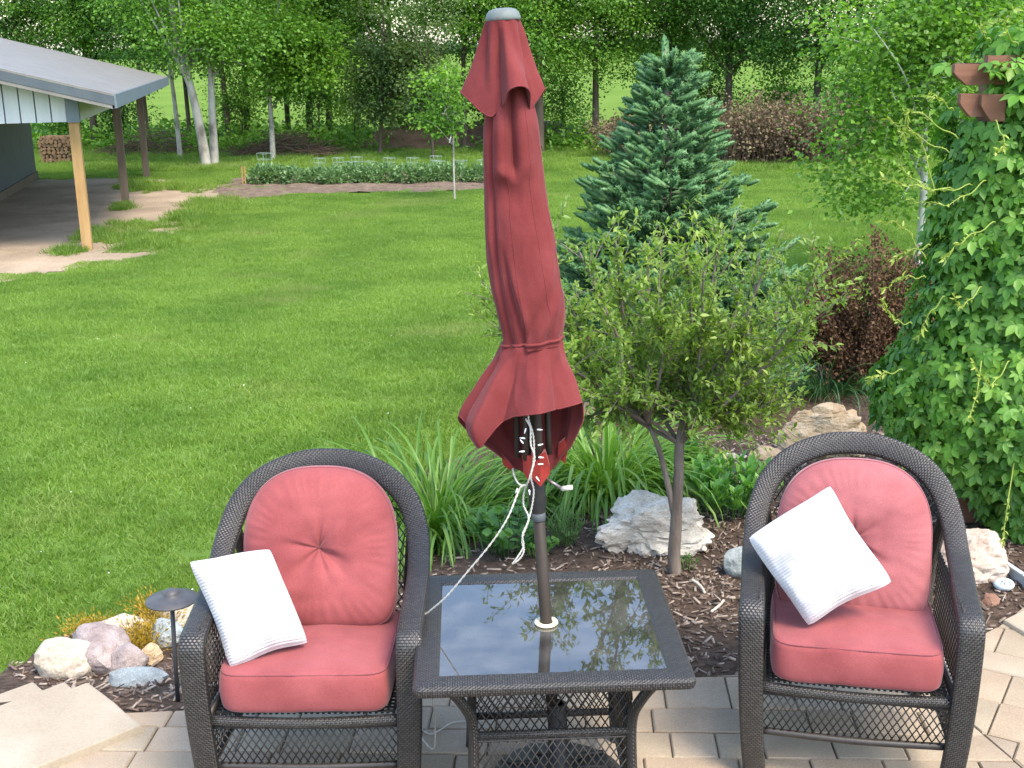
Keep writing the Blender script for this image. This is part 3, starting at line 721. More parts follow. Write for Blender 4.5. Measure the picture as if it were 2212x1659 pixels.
for (x0, y0, x1, y1) in ((-lx, -ly, lx, -ly), (-lx, ly, lx, ly), (-lx, -ly, -lx, ly), (lx, -ly, lx, ly)):
    MB().tube([(x0, y0, .345), (x1, y1, .345)], .0125, 10).build('rail', M['wicker'], tb, True)
    MB().tube([(x0, y0, .12), (x1, y1, .12)], .0125, 10).build('rail', M['wicker'], tb, True)
    MB().tube([(x0, y0, .53), (x1, y1, .53)], .010, 10).build('rail', M['resin'], tb, True)
    d = Vector((x1 - x0, y1 - y0, 0)); ln = d.length; d.normalize()
    lp = MB().tube([(x0, y0, .515), (x1, y1, .515)], .004, 6).build('lattice', M['resin'], tb)
    strands(lp, (x0 + d.x * .012, y0 + d.y * .012, .355), d, (0, 0, 1), ln - .024, .165, .026)
    lp = MB().tube([(x0, y0, .325), (x1, y1, .325)], .004, 6).build('lattice', M['resin'], tb)
    strands(lp, (x0 + d.x * .012, y0 + d.y * .012, .13), d, (0, 0, 1), ln - .024, .205, .026)
m = MB(); nx = 22                               # woven shelf of open mesh half way up
for i in range(nx + 1):
    q = -lx + 2 * lx * i / nx; m.box((q, 0, .348), (.007, 2 * ly, .004)); m.box((0, q * ly / lx, .352), (2 * lx, .007, .004))

# ------------------------------------------------------------------ umbrella
M['pole'] = pm('bronze_pole', [(.3, (.020, .0145, .0105)), (.7, (.034, .025, .019))], 14, 5, .6, .1, 60, .3, stretch=(1, 1, .2))
M['housing'] = pm('charcoal_plastic', [(.3, (.014, .014, .015)), (.7, (.024, .024, .026))], 20, 4, .5, .2, 120, .4)
M['collar'] = pm('grey_collar', [(.3, (.06, .07, .08)), (.7, (.10, .11, .125))], 20, 4, .45, 0)
M['cap'] = pm('weathered_cap', [(.3, (.075, .093, .092)), (.7, (.12, .142, .14))], 14, 6, .6, .15, 80, .4)
M['steel'] = pm('steel_crank', [(.3, (.10, .09, .09)), (.7, (.2, .19, .18))], 30, 4, .35, 0, metal=.6)
M['grip'] = pm('crank_grip', [(.3, (.5, .45, .42)), (.7, (.62, .58, .55))], 30, 4, .5, 0)
UB = Vector((tc0.x, tc0.y, TZ)); UT = aty(1086, 30, tc0.y + .01); UAX = (UT - UB).normalized()
UE1 = (Vector((1, 0, 0)) - UAX * UAX.x).normalized(); UE2 = UAX.cross(UE1)
foot = UB - UAX * (TZ / UAX.z)
um = thing('patio_umbrella', 'closed faded brick red patio umbrella standing through the table', 'umbrella', foot)
def uax(py):                                    # axis point, its picture x and the scale there
    lo, hi = -.8, 2.2
    for _ in range(40):
        q = (lo + hi) / 2
        if proj(UB + UAX * q)[1] > py: lo = q
        else: hi = q
    P = UB + UAX * lo; x, y_, d = proj(P); return P, x, FPX / d
def tab(rows, y):                               # interpolated table
    if y <= rows[0][0]: return rows[0][1:]
    for a_, b_ in zip(rows, rows[1:]):
        if y <= b_[0]:
            i = rows.index(a_); f = (y - a_[0]) / (b_[0] - a_[0]); h = b_[0] - a_[0]; o_ = rows[max(i - 1, 0)]; e_ = rows[min(i + 2, len(rows) - 1)]; res = []
            for c in range(1, len(a_)):
                m1 = (b_[c] - o_[c]) / (b_[0] - o_[0]) * h; m2 = (e_[c] - a_[c]) / (e_[0] - a_[0]) * h
                res.append((2 * f ** 3 - 3 * f * f + 1) * a_[c] + (f ** 3 - 2 * f * f + f) * m1 + (-2 * f ** 3 + 3 * f * f) * b_[c] + (f ** 3 - f * f) * m2)
            return tuple(res)
    return rows[-1][1:]
def periodic(ctrl):                             # smooth periodic function of an angle in degrees
    ctrl = sorted(ctrl); A = [c[0] for c in ctrl]; n = len(ctrl)
    def f(deg):
        deg %= 360; i = max([k for k in range(n) if A[k] <= deg], default=-1)
        i0 = i % n; i1 = (i + 1) % n; a0 = A[i0] - (360 if i < 0 else 0); a1 = A[i1] + (360 if i1 == 0 and i >= 0 else 0)
        t = (deg - a0) / (a1 - a0); res = []
        p0, p1, p2, p3 = ctrl[(i0 - 1) % n], ctrl[i0], ctrl[i1], ctrl[(i1 + 1) % n]
        for c in range(1, len(p1)):
            m1 = (p2[c] - p0[c]) / 2 * .8; m2 = (p3[c] - p1[c]) / 2 * .8
            res.append((2 * t ** 3 - 3 * t * t + 1) * p1[c] + (t ** 3 - 2 * t * t + t) * m1 + (-2 * t ** 3 + 3 * t * t) * p2[c] + (t ** 3 - t * t) * m2)
        return res
    return f
def adiff(a_, b_): return (a_ - b_ + 180) % 360 - 180
def gau(x, s_): return math.exp(-(x / s_) ** 2)
_cache = {}
def upt(py, x, yd):                             # local metres right of / behind the axis at the height seen at py
    k = round(py, 2)
    if k not in _cache: _cache[k] = uax(py)
    P = _cache[k][0]; return P + UE1 * x + UE2 * yd
def cloth(name, fn, nu, nv, mat, parent, thick=.0016):
    V = []; F = []; uv = []
    for j in range(nv + 1):
        for i in range(nu): V.append(fn(360 * i / nu, j / nv)); uv.append((i / nu, j / nv))
    for j in range(nv):
        for i in range(nu): F.append((j * nu + i, (j + 1) * nu + i, (j + 1) * nu + (i + 1) % nu, j * nu + (i + 1) % nu))
    o = obj(name, V, F, mat, parent, True, uv, True)
    md = o.modifiers.new('thickness', 'SOLIDIFY'); md.thickness = thick; md.offset = -1
    return o
BODY = [(150, 1072, 1128), (205, 1054, 1148), (260, 1046, 1161), (330, 1043, 1170), (400, 1045, 1177), (470, 1047, 1187), (550, 1052, 1203), (620, 1062, 1213), (668, 1073, 1220), (700, 1081, 1219), (722, 1086, 1214), (734, 1087, 1212), (746, 1084, 1213)]
def body(phi, v):
    py = 150 + v * (746 - 150); xl, xr = tab(BODY, py); P, ax_, sc = (_cache.get(round(py, 2)) or _cache.setdefault(round(py, 2), uax(py)))
    a_ = (xr - xl) / 2 / sc; c_ = ((xr + xl) / 2 - ax_) / sc; f = 1.0
    up = 1 - sst(352, 394, py); top = sst(160, 215, py)
    f += top * up * (.20 * gau(adiff(phi, 248), 13) - .34 * gau(adiff(phi, 271), 9) + .12 * gau(adiff(phi, 296), 18))   # hanging tube fold
    f += .17 * gau(adiff(phi, 260), 22) * gau(py - 372, 17) - .15 * gau(adiff(phi, 264), 24) * gau(py - 418, 26)
    f -= .12 * gau(adiff(phi, 222), 6) * sst(190, 260, py) * (1 - .3 * sst(500, 700, py)); f += .05 * gau(adiff(phi, 212), 8)
    f -= .12 * gau(adiff(phi, 240 + (py - 560) * .06), 6) * sst(500, 620, py); f += .09 * gau(adiff(phi, 250 + (py - 560) * .06), 8) * sst(520, 620, py)
    dg = 300 - (py - 640) * .55; f -= .13 * gau(adiff(phi, dg), 13) * sst(600, 705, py) ; f += .10 * gau(adiff(phi, dg + 24), 14) * sst(590, 690, py)
    dg = 330 - (py - 520) * .22; f += .06 * gau(adiff(phi, dg), 9) * sst(430, 520, py) * (1 - sst(600, 680, py))
    f += .05 * math.sin(R(phi) * 9 + 1) * sst(690, 735, py)
    q = R(phi); nz_ = .025 * mnoise.noise(Vector((math.cos(q) * 1.6, math.sin(q) * 1.6, py * .010)))
    for k in range(8): f -= .05 * gau(adiff(phi, 45 * k + 100), 5) * (90 < phi - 10 < 170 or phi < 160)
    f += nz_
    f += .055 * (.5 - abs(mnoise.noise(Vector((math.cos(q) * 2.2 + py * .004, math.sin(q) * 2.2, py * .0075))))) * sst(380, 520, py) + .012 * mnoise.noise(Vector((math.cos(q) * 6, math.sin(q) * 6, py * .03)))
    return upt(py, c_ + a_ * f * math.cos(q), .86 * a_ * f * math.sin(q))
can = cloth('canopy', body, 260, 170, M['brickred'], um)
SK = [(738, 1085, 1212), (780, 1063, 1219), (830, 1031, 1236), (875, 1004, 1249), (905, 1004, 1250), (940, 1024, 1243), (980, 1066, 1228), (1010, 1097, 1212), (1040, 1126, 1194)]
HEM = [(0, 935), (8, 975), (28, 1012), (50, 1030), (90, 1038), (125, 1030), (150, 1008), (166, 965), (178, 905), (187, 880), (203, 926), (210, 934), (231, 931), (237, 908), (244, 886), (262, 870), (283, 860), (318, 870), (347, 869), (353, 880), (360, 935)]
def hem(phi):
    g_ = lambda p: float(np.interp(p % 360, [a for a, _ in HEM], [b for _, b in HEM])); return [(g_(phi - 2) + 2 * g_(phi) + g_(phi + 2)) / 4]
SKP = [(0, .06), (20, -.05), (45, .06), (68, -.07), (95, .05), (120, -.08), (145, .05), (165, -.02), (187, .10), (203, -.24), (211, .10), (231, .26), (238, -.02), (246, -.26), (262, -.10), (283, .26), (310, -.12), (328, -.08), (347, .10), (360, .06)]
def SKF(phi):
    def lin(p): return float(np.interp(p % 360, [a for a, _ in SKP], [b for _, b in SKP]))
    return (lin(phi - 2) + 2 * lin(phi) + lin(phi + 2)) / 4
def skirt(phi, v):
    hy = hem(phi)[0]; py = 738 + v * (hy - 738); xl, xr = tab(SK, py); P, ax_, sc = (_cache.get(round(py, 2)) or _cache.setdefault(round(py, 2), uax(py)))
    a_ = (xr - xl) / 2 / sc; c_ = ((xr + xl) / 2 - ax_) / sc; f = 1.0; q = R(phi); g_ = sst(738, 812, py)
    f += SKF(phi) * g_
    f += .05 * math.sin(q * 9 + 1) * (1 - sst(742, 790, py)) + .025 * mnoise.noise(Vector((math.cos(q) * 2, math.sin(q) * 2, py * .012))) + .05 * (.5 - abs(mnoise.noise(Vector((math.cos(q) * 3, math.sin(q) * 3, py * .01)))))
    return upt(py, c_ + a_ * f * math.cos(q), .84 * a_ * f * math.sin(q))
for d_ in (208, 236, 258, 301, 338):
    V, F, uv = tube([body(d_, .12 + .86 * k / 60) for k in range(61)], .0011, 5, False); obj('seam', V, F, M['brickred'], can, True, uv, True)
sk = cloth('canopy_skirt', skirt, 320, 80, M['brickred'], um)
hemp = [skirt(d, 1.0) for d in np.linspace(0, 360, 320)]
V, F, uv = tube(hemp, .0022, 6, False); obj('hem', V, F, M['brickred'], sk, True, uv, True)
vent = periodic([(0, .103, 196), (18, .094, 214), (45, .09, 222), (70, .10, 210), (100, .105, 205), (130, .088, 226), (155, .105, 215), (178, .129, 189), (196, .112, 208), (216, .090, 236), (232, .078, 246), (245, .066, 232), (252, .062, 226), (262, .085, 222), (272, .112, 192), (287, .118, 185), (303, .104, 196), (319, .078, 228), (330, .068, 238), (342, .080, 222)])
def ventf(phi, v):
    rh, hy = vent(phi); py = 38 + v * (hy - 38); q = R(phi); r0 = .0455
    r_ = r0 + (rh - r0) * (.25 * v + .75 * v ** 1.5)
    r_ += .0065 * math.sin(q * 8 + 1) * math.sin(min(1, v * 1.3) * math.pi) + .003 * mnoise.noise(Vector((math.cos(q) * 2, math.sin(q) * 2, v * 3)))
    return upt(py, r_ * math.cos(q) - .002, r_ * math.sin(q))
ve = cloth('vent_flap', ventf, 200, 60, M['brickred'], um)
hv = [ventf(d, 1.0) for d in np.linspace(0, 360, 180)]
V, F, uv = tube(hv, .0024, 6, False); obj('hem', V, F, M['brickred'], ve, True, uv, True)
def on_axis(prof, name, mat, n=28):             # turned shape about the pole; profile given as (radius, picture height)
    V = []; F = []
    for r_, py in prof:
        for k in range(n): q = 2 * math.pi * k / n; V.append(upt(py, r_ * math.cos(q), r_ * math.sin(q)))
    for i in range(len(prof) - 1):
        for k in range(n): F.append((i * n + k, i * n + (k + 1) % n, (i + 1) * n + (k + 1) % n, (i + 1) * n + k))
    return obj(name, V, F, mat, um, True, None, True)
on_axis([(.001, 17), (.02, 17.5), (.036, 21), (.044, 28), (.048, 38), (.0485, 43), (.046, 45), (.03, 44)], 'cap', M['cap'])
MB().tube([foot + UAX * .02, UB + UAX * .5], .0182, 16).build('pole', M['pole'], um, True, True)
MB().tube([UB + UAX * .5, UT - UAX * .03], .0175, 12).build('upper_pole', M['pole'], um, True, True)
on_axis([(.018, 1020), (.025, 1022), (.026, 1040), (.0262, 1092), (.0225, 1098), (.0215, 1106)], 'housing', M['housing'])
on_axis([(.0186, 1104), (.0212, 1105), (.0212, 1122), (.0186, 1123)], 'collar', M['collar'])
st_ = [body(d, 0.985) for d in np.linspace(0, 360, 100)]; st_ = [p + (p - upt(738, .012, 0)).normalized() * .003 + UAX * (.007 * math.sin(R(d) * 1.0 + 2.4)) for p, d in zip(st_, np.linspace(0, 360, 100))]
Pn = np.array([list(p) for p in st_]); V, F, uv = tube(st_, .0048, 8, False, 1.0); obj('tie_strap', V, F, M['brickred'], um, True, uv, True)
for (x, y0, y1, yd) in ((1136, 840, 985, -.030), (1163, 838, 980, -.045), (1118, 845, 985, .0), (1186, 845, 985, .01), (1150, 845, 990, .05)):
    p0 = upt(y0, (x - 4 - uax(y0)[1]) / uax(y0)[2], yd); p1 = upt(y1, (x - uax(y1)[1]) / uax(y1)[2], yd)
    d = (p1 - p0); rb = MB(); rb.tube([p0 + d * k / 3 for k in range(4)], .0125 if x > 1150 and x < 1170 else .0095, 8).build('rib', M['pole'], um, True, True)
def shield(name, pts, yd, th, mat):             # little sewn pocket over a rib end
    n = len(pts); C = [upt(y, (x - uax(y)[1]) / uax(y)[2], yd + .010 * math.cos((x - pts[0][0]) * .12)) for x, y in pts]
    B = [c + UE2 * th for c in C]; mid = sum(C, Vector()) / n - UE2 * .002; V = C + B + [mid]; F = [tuple(range(n, 2 * n))[::-1]]
    for k in range(n): j = (k + 1) % n; F += [(k, j, n + j, n + k), (k, 2 * n, j)] if False else [(k, n + k, n + j, j), (j, 2 * n, k)]
    return obj(name, V, F, mat, um, False, None, True)
shield('pocket', [(1128, 972), (1146, 976), (1146, 1000), (1143, 1034), (1130, 1010)], -.040, .018, M['pocket'])
shield('pocket', [(1147, 968), (1160, 974), (1177, 962), (1186, 996), (1187, 1012), (1166, 1037), (1147, 1020)], -.056, .026, M['pocket'])
shield('pocket', [(1083, 985), (1100, 1000), (1112, 1016), (1098, 1016), (1086, 1008)], .03, .012, M['pocket'])
shield('pocket', [(1208, 972), (1222, 958), (1226, 988), (1222, 1014), (1206, 998)], .03, .012, M['pocket'])
cr = MB(); p0 = upt(1030, .024, -.01); p1 = upt(1052, .075, -.03)
cr.tube([p0, p0 + (p1 - p0) * .5, p1], .0055, 8).build('crank', M['steel'], um, True, True)
MB().tube([p1, p1 + Vector((.014, -.006, .004)), p1 + Vector((.030, -.012, .008))], .0075, 10).build('crank_handle', M['grip'], um, True, True)
# heavy pierced base under the table
ub = thing('umbrella_base', 'round dark cast iron umbrella base under the table', 'umbrella base', (foot.x, foot.y, 0))
m = MB().lathe([(.0, .012), (.215, .012), (.222, .016), (.215, .034), (.14, .05), (.06, .075), (.032, .085), (.030, .30), (.024, .305), (.0205, .305)], (0, 0, 0), 40); m.build('base', M['housing'], ub, True)
for k in range(10):
    q = 2 * math.pi * k / 10; MB().tube(crom([(.07 * math.cos(q), .07 * math.sin(q), .074), (.14 * math.cos(q + .2), .14 * math.sin(q + .2), .056), (.205 * math.cos(q + .1), .205 * math.sin(q + .1), .04)], 8), .008, 6).build('scroll', M['housing'], ub, True)

# ------------------------------------------------------------------ string of white lights
M['cord'] = pm('white_cord', [(.3, (.42, .40, .36)), (.7, (.52, .50, .46))], 60, 3, .5, 0)
M['bulb'] = pm('clear_bulb', [(.3, (.78, .78, .80)), (.7, (.86, .86, .88))], 60, 2, .25, 0, spec=.6)
sl = thing('string_lights', 'white string of small lights hanging from the umbrella', 'string lights', upt(1040, 0, -.06))
def at_off(px, py, yoff): return aty(px, py, UB.y + yoff)
def twist(pts, n, r=.0017):                     # a two-wire twisted cord
    C = crom(pts, n); a_ = []; b_ = []
    for i, c in enumerate(C):
        q = i * 1.1; o_ = Vector((math.cos(q), .6 * math.sin(q), math.sin(q))) * r * .9; a_.append(Vector(c) + o_); b_.append(Vector(c) - o_)
    m = MB(); m.tube(a_, r, 6); m.tube(b_, r, 6); return m
strA = [at_off(1148, 862, -.10), at_off(1144, 880, -.09), at_off(1142, 905, -.085), at_off(1151, 935, -.085), at_off(1154, 970, -.085), at_off(1152, 1000, -.085), at_off(1147, 1030, -.085), at_off(1153, 1060, -.06), at_off(1149, 1095, -.05), at_off(1140, 1130, -.05), at_off(1128, 1165, -.05), at_off(1132, 1190, -.05), at_off(1122, 1208, -.05), at_off(1107, 1218, -.05)]
twist(strA, 160).build('cord', M['cord'], sl, True, True)
strB = [at_off(1136, 905, -.095), at_off(1146, 925, -.095), at_off(1147, 960, -.1), at_off(1155, 990, -.1), at_off(1143, 1035, -.1), at_off(1133, 1060, -.06), at_off(1131, 1090, -.05), at_off(1142, 1120, -.05), at_off(1129, 1155, -.055), at_off(1131, 1180, -.05), at_off(1117, 1205, -.052), at_off(1107, 1218, -.05)]
twist(strB, 140).build('cord', M['cord'], sl, True, True)
strC = [at_off(1108, 1012, .02), at_off(1112, 1030, -.02), at_off(1122, 1046, -.06), at_off(1136, 1048, -.08), at_off(1128, 1050, -.08), at_off(1120, 1062, -.08), at_off(1096, 1120, -.10), at_off(1060, 1175, -.09), at_off(1010, 1235, -.06), at_off(965, 1288, -.02), at_off(926, 1322, .03), at_off(900, 1345, .06), Vector((-.285, 3.62, .32)), Vector((-.28, 3.62, .05)), atz(890, 1560, .008), atz(930, 1585, .008), atz(975, 1562, .008), atz(1010, 1558, .008)]
twist(strC, 260).build('cord', M['cord'], sl, True, True)
rb_ = random.Random(4)
for (x, y, yo, dx, dz) in ((1165, 882, -.10, 1, .1), (1128, 893, -.10, -1, .1), (1128, 885, -.1, -1, .6), (1136, 925, -.10, -.3, -1), (1160, 928, -.1, 1, 0), (1134, 947, -.1, -1, .2), (1130, 958, -.1, -.5, .8), (1162, 962, -.1, 1, .3), (1133, 975, -.1, -1, 0), (1163, 988, -.1, 1, 0), (1162, 1003, -.1, 1, .1), (1158, 1030, -.1, .6, -.8), (1118, 1055, -.08, -.4, -.9), (1143, 1058, -.09, .1, -1)):
    p = at_off(x, y, yo); d = Vector((dx, -.2, dz)).normalized()
    m = MB(); m.tube([p, p + d * .007, p + d * .010, p + d * .016], [.0022, .0025, .0019, .0011], 8); b_ = m.build('bulb', M['bulb'], sl, True, True)

# ------------------------------------------------------------------ path light
M['gunmetal'] = pm('dark_grey_metal', [(.3, (.045, .045, .05)), (.7, (.065, .065, .07))], 20, 5, .5, .12, 160, .4)
pb = atz(382, 1492, -.03)
pl = thing('path_light', 'dark grey metal path light with a shallow domed hat', 'path light', pb)
tp_ = aty(371, 1295, pb.y) - pb
MB().tube([(0, 0, -.05), (tp_.x * .5, 0, tp_.z * .5), (tp_.x, 0, tp_.z)], .0085, 10).build('stem', M['gunmetal'], pl, True)
MB().lathe([(.008, -.012), (.05, -.006), (.094, -.004), (.096, 0), (.094, .003), (.06, .014), (.033, .021), (.031, .026), (.027, .034), (.018, .040), (.006, .043), (.0005, .0435)], (tp_.x, 0, tp_.z), 40).build('hat', M['gunmetal'], pl, True)
# ================================================================== stone: steps, boulders
def stone_slab(label, pts, z, h, seed):
    c = sum(pts, Vector()) / len(pts); r_ = random.Random(seed); n = len(pts); out = []
    for i in range(n):                          # broken straight edges
        a_, b_ = pts[i], pts[(i + 1) % n]; L_ = (b_ - a_).length; k = max(1, int(L_ / .09))
        nr = Vector(((b_ - a_).y, -(b_ - a_).x, 0)).normalized()
        for q in range(k): out.append(a_ + (b_ - a_) * (q / k) + nr * (r_.uniform(-.004, .004) if q else 0))
    m = len(out); V = []; F = []
    for zz, ins in ((-h, .004), (-h * .5, -.004), (-.012, 0), (-.003, .003), (0, .010)):
        for p in out: d = (c - p); d.z = 0; q = p + d.normalized() * ins; V.append((q.x - c.x, q.y - c.y, zz))
    for i in range(4):
        for k in range(m): F.append((i * m + k, i * m + (k + 1) % m, (i + 1) * m + (k + 1) % m, (i + 1) * m + k))
    F.append(tuple(4 * m + k for k in range(m)))
    o = obj('stone_step', V, F, M['slab'], None); o.location = (c.x, c.y, z)
    return tag(o, label, 'stone step', 'pale stone steps at the patio edge')
A0 = STEP0[0].copy(); A0.z = 0; dep = (STEP0[1] - STEP0[0]).length
def flat(v): return Vector((v.x, v.y, 0))
stone_slab('pale limestone step nearest the patio, widest of the three', [flat(A0), flat(A0 + sd * dep), flat(A0 + sd * dep + sw * 1.9), flat(A0 + sw * 1.9)], .03, .13, 1)
def fl2(v): return Vector((v.x, v.y, 0))
FB = fl2(atz(141, 1472, -.05)); FC = fl2(atz(73, 1472, -.115))
stone_slab('pale limestone step in the middle of the three', [FB - sd * .42, FB, FB + sw * 1.8, FB + sw * 1.8 - sd * .42], -.05, .16, 2)
stone_slab('lowest pale limestone step next to the lawn', [FC - sd * .42, FC, FC + sw * 1.7, FC + sw * 1.7 - sd * .42], -.115, .2, 3)
rs = [atz(2150, 1352, .02), atz(2172, 1335, .02), atz(2260, 1290, .02), atz(2300, 1345, .02), atz(2240, 1395, .02)]
stone_slab('pale tan stone slab at the patio edge beyond the chair', [flat(p) for p in (atz(2168, 1338, .02), atz(2235, 1378, .02), atz(2400, 1330, .02), atz(2300, 1275, .02))][::1], .02, .1, 4)

def rockmat(name, a, b, c, sc=3.5, st=(1, 1, 1), bump=.6):
    return pm(name, [(.28, a), (.5, b), (.72, c)], sc, 10, .85, bump, sc * 5, .25, stretch=st, fine=(sc * 22, .22), dist=.02)
M['r_white'] = rockmat('white_limestone', (.20, .175, .145), (.44, .40, .34), (.60, .56, .50), 5, (1, 1, 2))
M['r_tan'] = rockmat('tan_limestone', (.26, .17, .09), (.42, .31, .19), (.52, .43, .32), 6, (1, .6, 2.4), .9)
M['r_pink'] = rockmat('pink_granite', (.17, .13, .12), (.28, .23, .215), (.38, .33, .315), 9)
M['r_grey'] = rockmat('grey_fieldstone', (.14, .155, .155), (.25, .28, .28), (.36, .39, .385), 7)
M['r_cream'] = rockmat('cream_boulder', (.29, .235, .165), (.42, .365, .285), (.52, .47, .41), 4)
M['r_rose'] = rockmat('rosy_limestone', (.24, .175, .14), (.40, .32, .26), (.50, .43, .37), 4)
M['r_brown'] = rockmat('brown_stone', (.13, .07, .045), (.20, .11, .075), (.26, .16, .11), 8)
_bm = bmesh.new(); bmesh.ops.create_icosphere(_bm, subdivisions=4, radius=1)
ICO_V = np.array([v.co[:] for v in _bm.verts]); ICO_F = [tuple(v.index for v in f.verts) for f in _bm.faces]; _bm.free()
_bm = bmesh.new(); bmesh.ops.create_icosphere(_bm, subdivisions=5, radius=1); ICO_V5 = np.array([v.co[:] for v in _bm.verts]); ICO_F5 = [tuple(v.index for v in f.verts) for f in _bm.faces]; _bm.free()
def rock(label, p, size, mat, seed, rz=0, facets=14, rough=.10, sink=.2, strata=0, crag=0, name='boulder', cat='boulder', group='boulders in the planting bed', tilt=0):
    r_ = np.random.default_rng(seed); V = (ICO_V5 if crag else ICO_V).copy()
    for _ in range(facets):
        n = r_.normal(size=3); n[2] = abs(n[2]) * .9 - .1; n /= np.linalg.norm(n); d = r_.uniform(.62, .93); e = V @ n - d
        V = V - np.outer(np.maximum(e, 0) * .92, n)
    for i, v in enumerate(V):
        q = Vector(v); k = 1 + rough * mnoise.fractal(q * 1.7 + Vector((seed, 0, 0)), 1, 2, 4) + rough * .35 * mnoise.fractal(q * 6 + Vector((seed, 3, 0)), 1, 2, 3)
        if strata: k += strata * abs(mnoise.noise(Vector((q.x * .9 + seed, q.y * .9, q.z * 4.5 + q.x * 1.5)))) * 1.2
        if crag:
            d_, _p = mnoise.voronoi(Vector((q.x * 1.5 + seed, q.y * 1.5, q.z * 2.6 + q.x * .7))); k -= crag * .55 * max(0, .16 - (d_[1] - d_[0])) / .16
            c_ = mnoise.cell(_p[0] * 3.7); k += crag * .5 * (c_ - .5)
        V[i] = v * k
    V = V * np.array(size) / 2; V[:, 2] += size[2] * (.5 - sink)
    o = obj(name, V, ICO_F5 if crag else ICO_F, mat, None, False); o.location = p; o.rotation_euler = (0, tilt, rz)
    o.data.polygons.foreach_set('use_smooth', np.ones(len(o.data.polygons), bool))
    if facets > 6:
        try: o.data.set_sharp_from_angle(angle=R(24))
        except Exception: pass
    return tag(o, label, cat, group)
def rk(px, py): p = atg(px, py); p.z = bz(p.x, p.y); return p
def wpx(p, px): return px * proj(p)[2] / FPX
def rockpx(label, cx, base, wpxs, hpxs, mat, seed, depth=.8, **k):
    p = rk(cx, base); w_ = wpx(p, wpxs); h = wpx(p, hpxs) / .96; p = p + Vector((0, w_ * depth * .42, 0)); p.z = bz(p.x, p.y) if inpoly(p.x, p.y, BED) else terrain(p.x, p.y)
    return rock(label, p, (w_, w_ * depth, h * 1.25), mat, seed, **k)
rockpx('large craggy white limestone boulder beside the tree trunk', 1415, 1222, 310, 118, M['r_white'], 5, .5, facets=18, rough=.24, strata=.12, crag=.16, sink=.2, rz=.1)
rockpx('big rounded tan boulder behind the chair by the creeper', 1800, 1012, 205, 104, M['r_tan'], 11, .8, facets=7, rough=.14, strata=.16, crag=.08, tilt=-.15)
rockpx('low orange tan rock just left of the big tan boulder', 1668, 1012, 95, 30, M['r_tan'], 21, .8, facets=8)
rockpx('tan rock showing behind the umbrella skirt and lilies', 1283, 925, 120, 48, M['r_tan'], 31, .8, facets=10)
rockpx('pale grey rock half hidden by the chair arm', 1604, 1265, 80, 62, M['r_grey'], 41, .8, facets=9, rough=.06)
rockpx('pinkish tan boulder beside the metal edging', 2128, 1280, 165, 112, M['r_rose'], 55, .7, facets=18, rough=.12, strata=.08, crag=.06)
rockpx('small reddish brown stone in the mulch', 2141, 1335, 40, 24, M['r_brown'], 61, .8, facets=9, name='stone', cat='stone', group='small stones')
for i, (x, y) in enumerate(((1561, 1012), (1583, 1006), (1604, 1008), (1625, 1004), (1572, 1002))):
    p = rk(x, y); rock(['leftmost','second','third','fourth','last'][[0,2,3,4,1].index(i)] + ' of the small white pebbles in a row behind the leafy sedum', p, (.05, .045, .04), M['r_white'], 70 + i, name='pebble', cat='pebble', group='white pebbles behind the sedum', facets=6)
# boulders between steps and path light
rockpx('cream boulder at the lawn edge beside the lowest step', 138, 1486, 140, 92, M['r_cream'], 181, .8, facets=12, rz=.3)
rockpx('rough pink grey granite boulder beside the steps', 205, 1476, 165, 88, M['r_pink'], 82, .9, facets=14)
rockpx('cream boulder behind the granite one under gold foliage', 258, 1412, 150, 52, M['r_cream'], 83, .7, facets=10)
rockpx('round brownish grey boulder beside the granite one', 262, 1478, 105, 56, M['r_pink'], 84, .9, facets=10, rough=.05)
rockpx('long flat blue grey stone on the mulch beside the steps', 288, 1512, 142, 36, M['r_grey'], 85, .5, facets=12, rough=.06)
rockpx('pale green grey rock behind the path light stem', 352, 1424, 90, 50, M['r_grey'], 86, .9, facets=14)
rockpx('small orange tan block beside the path light', 322, 1458, 54, 40, M['r_tan'], 87, .9, facets=12)
rockpx('cream boulder behind the path light', 385, 1375, 110, 66, M['r_cream'], 88, .8, facets=12)
# painted stone with a hand written word
M['paintstone'] = pm('pale_blue_stone', [(.3, (.46, .54, .58)), (.7, (.58, .66, .70))], 12, 4, .6, .1)
M['ink'] = pm('dark_ink', [(.3, (.05, .07, .10)), (.7, (.08, .10, .13))], 30, 2, .7, 0)
p = rk(2166, 1290); p.z += .012
ws = rock('small pale blue oval stone with a hand written word', p, (.088, .075, .055), M['paintstone'], 90, facets=0, rough=.02, sink=.25, name='painted_stone', cat='stone', group=None)
cu = bpy.data.curves.new('lettering', 'FONT'); cu.body = 'Wish'; cu.size = .033; cu.align_x = 'CENTER'; cu.align_y = 'CENTER'; cu.shear = .15; cu.extrude = .0004
to = bpy.data.objects.new('lettering_tmp', cu); COL.objects.link(to); bpy.context.view_layer.update()
me = bpy.data.meshes.new_from_object(to.evaluated_get(bpy.context.evaluated_depsgraph_get())); bpy.data.objects.remove(to)
me.materials.clear(); me.materials.append(M['ink']); up_ = Vector((.0, -.52, .85)).normalized()
for v in me.vertices:                            # wrap the word on the stone
    x, y_ = v.co.x, v.co.y; q = Vector((x, y_ * .85 - .022, y_ * .52 + .030)); d = Vector((q.x / .044, q.y / .0375, (q.z - .01375) / .0275)); d.normalize()
    v.co = Vector((d.x * .0452, d.y * .0387, d.z * .0287 + .01375 + v.co.z))
lo = put('lettering', me, ws)
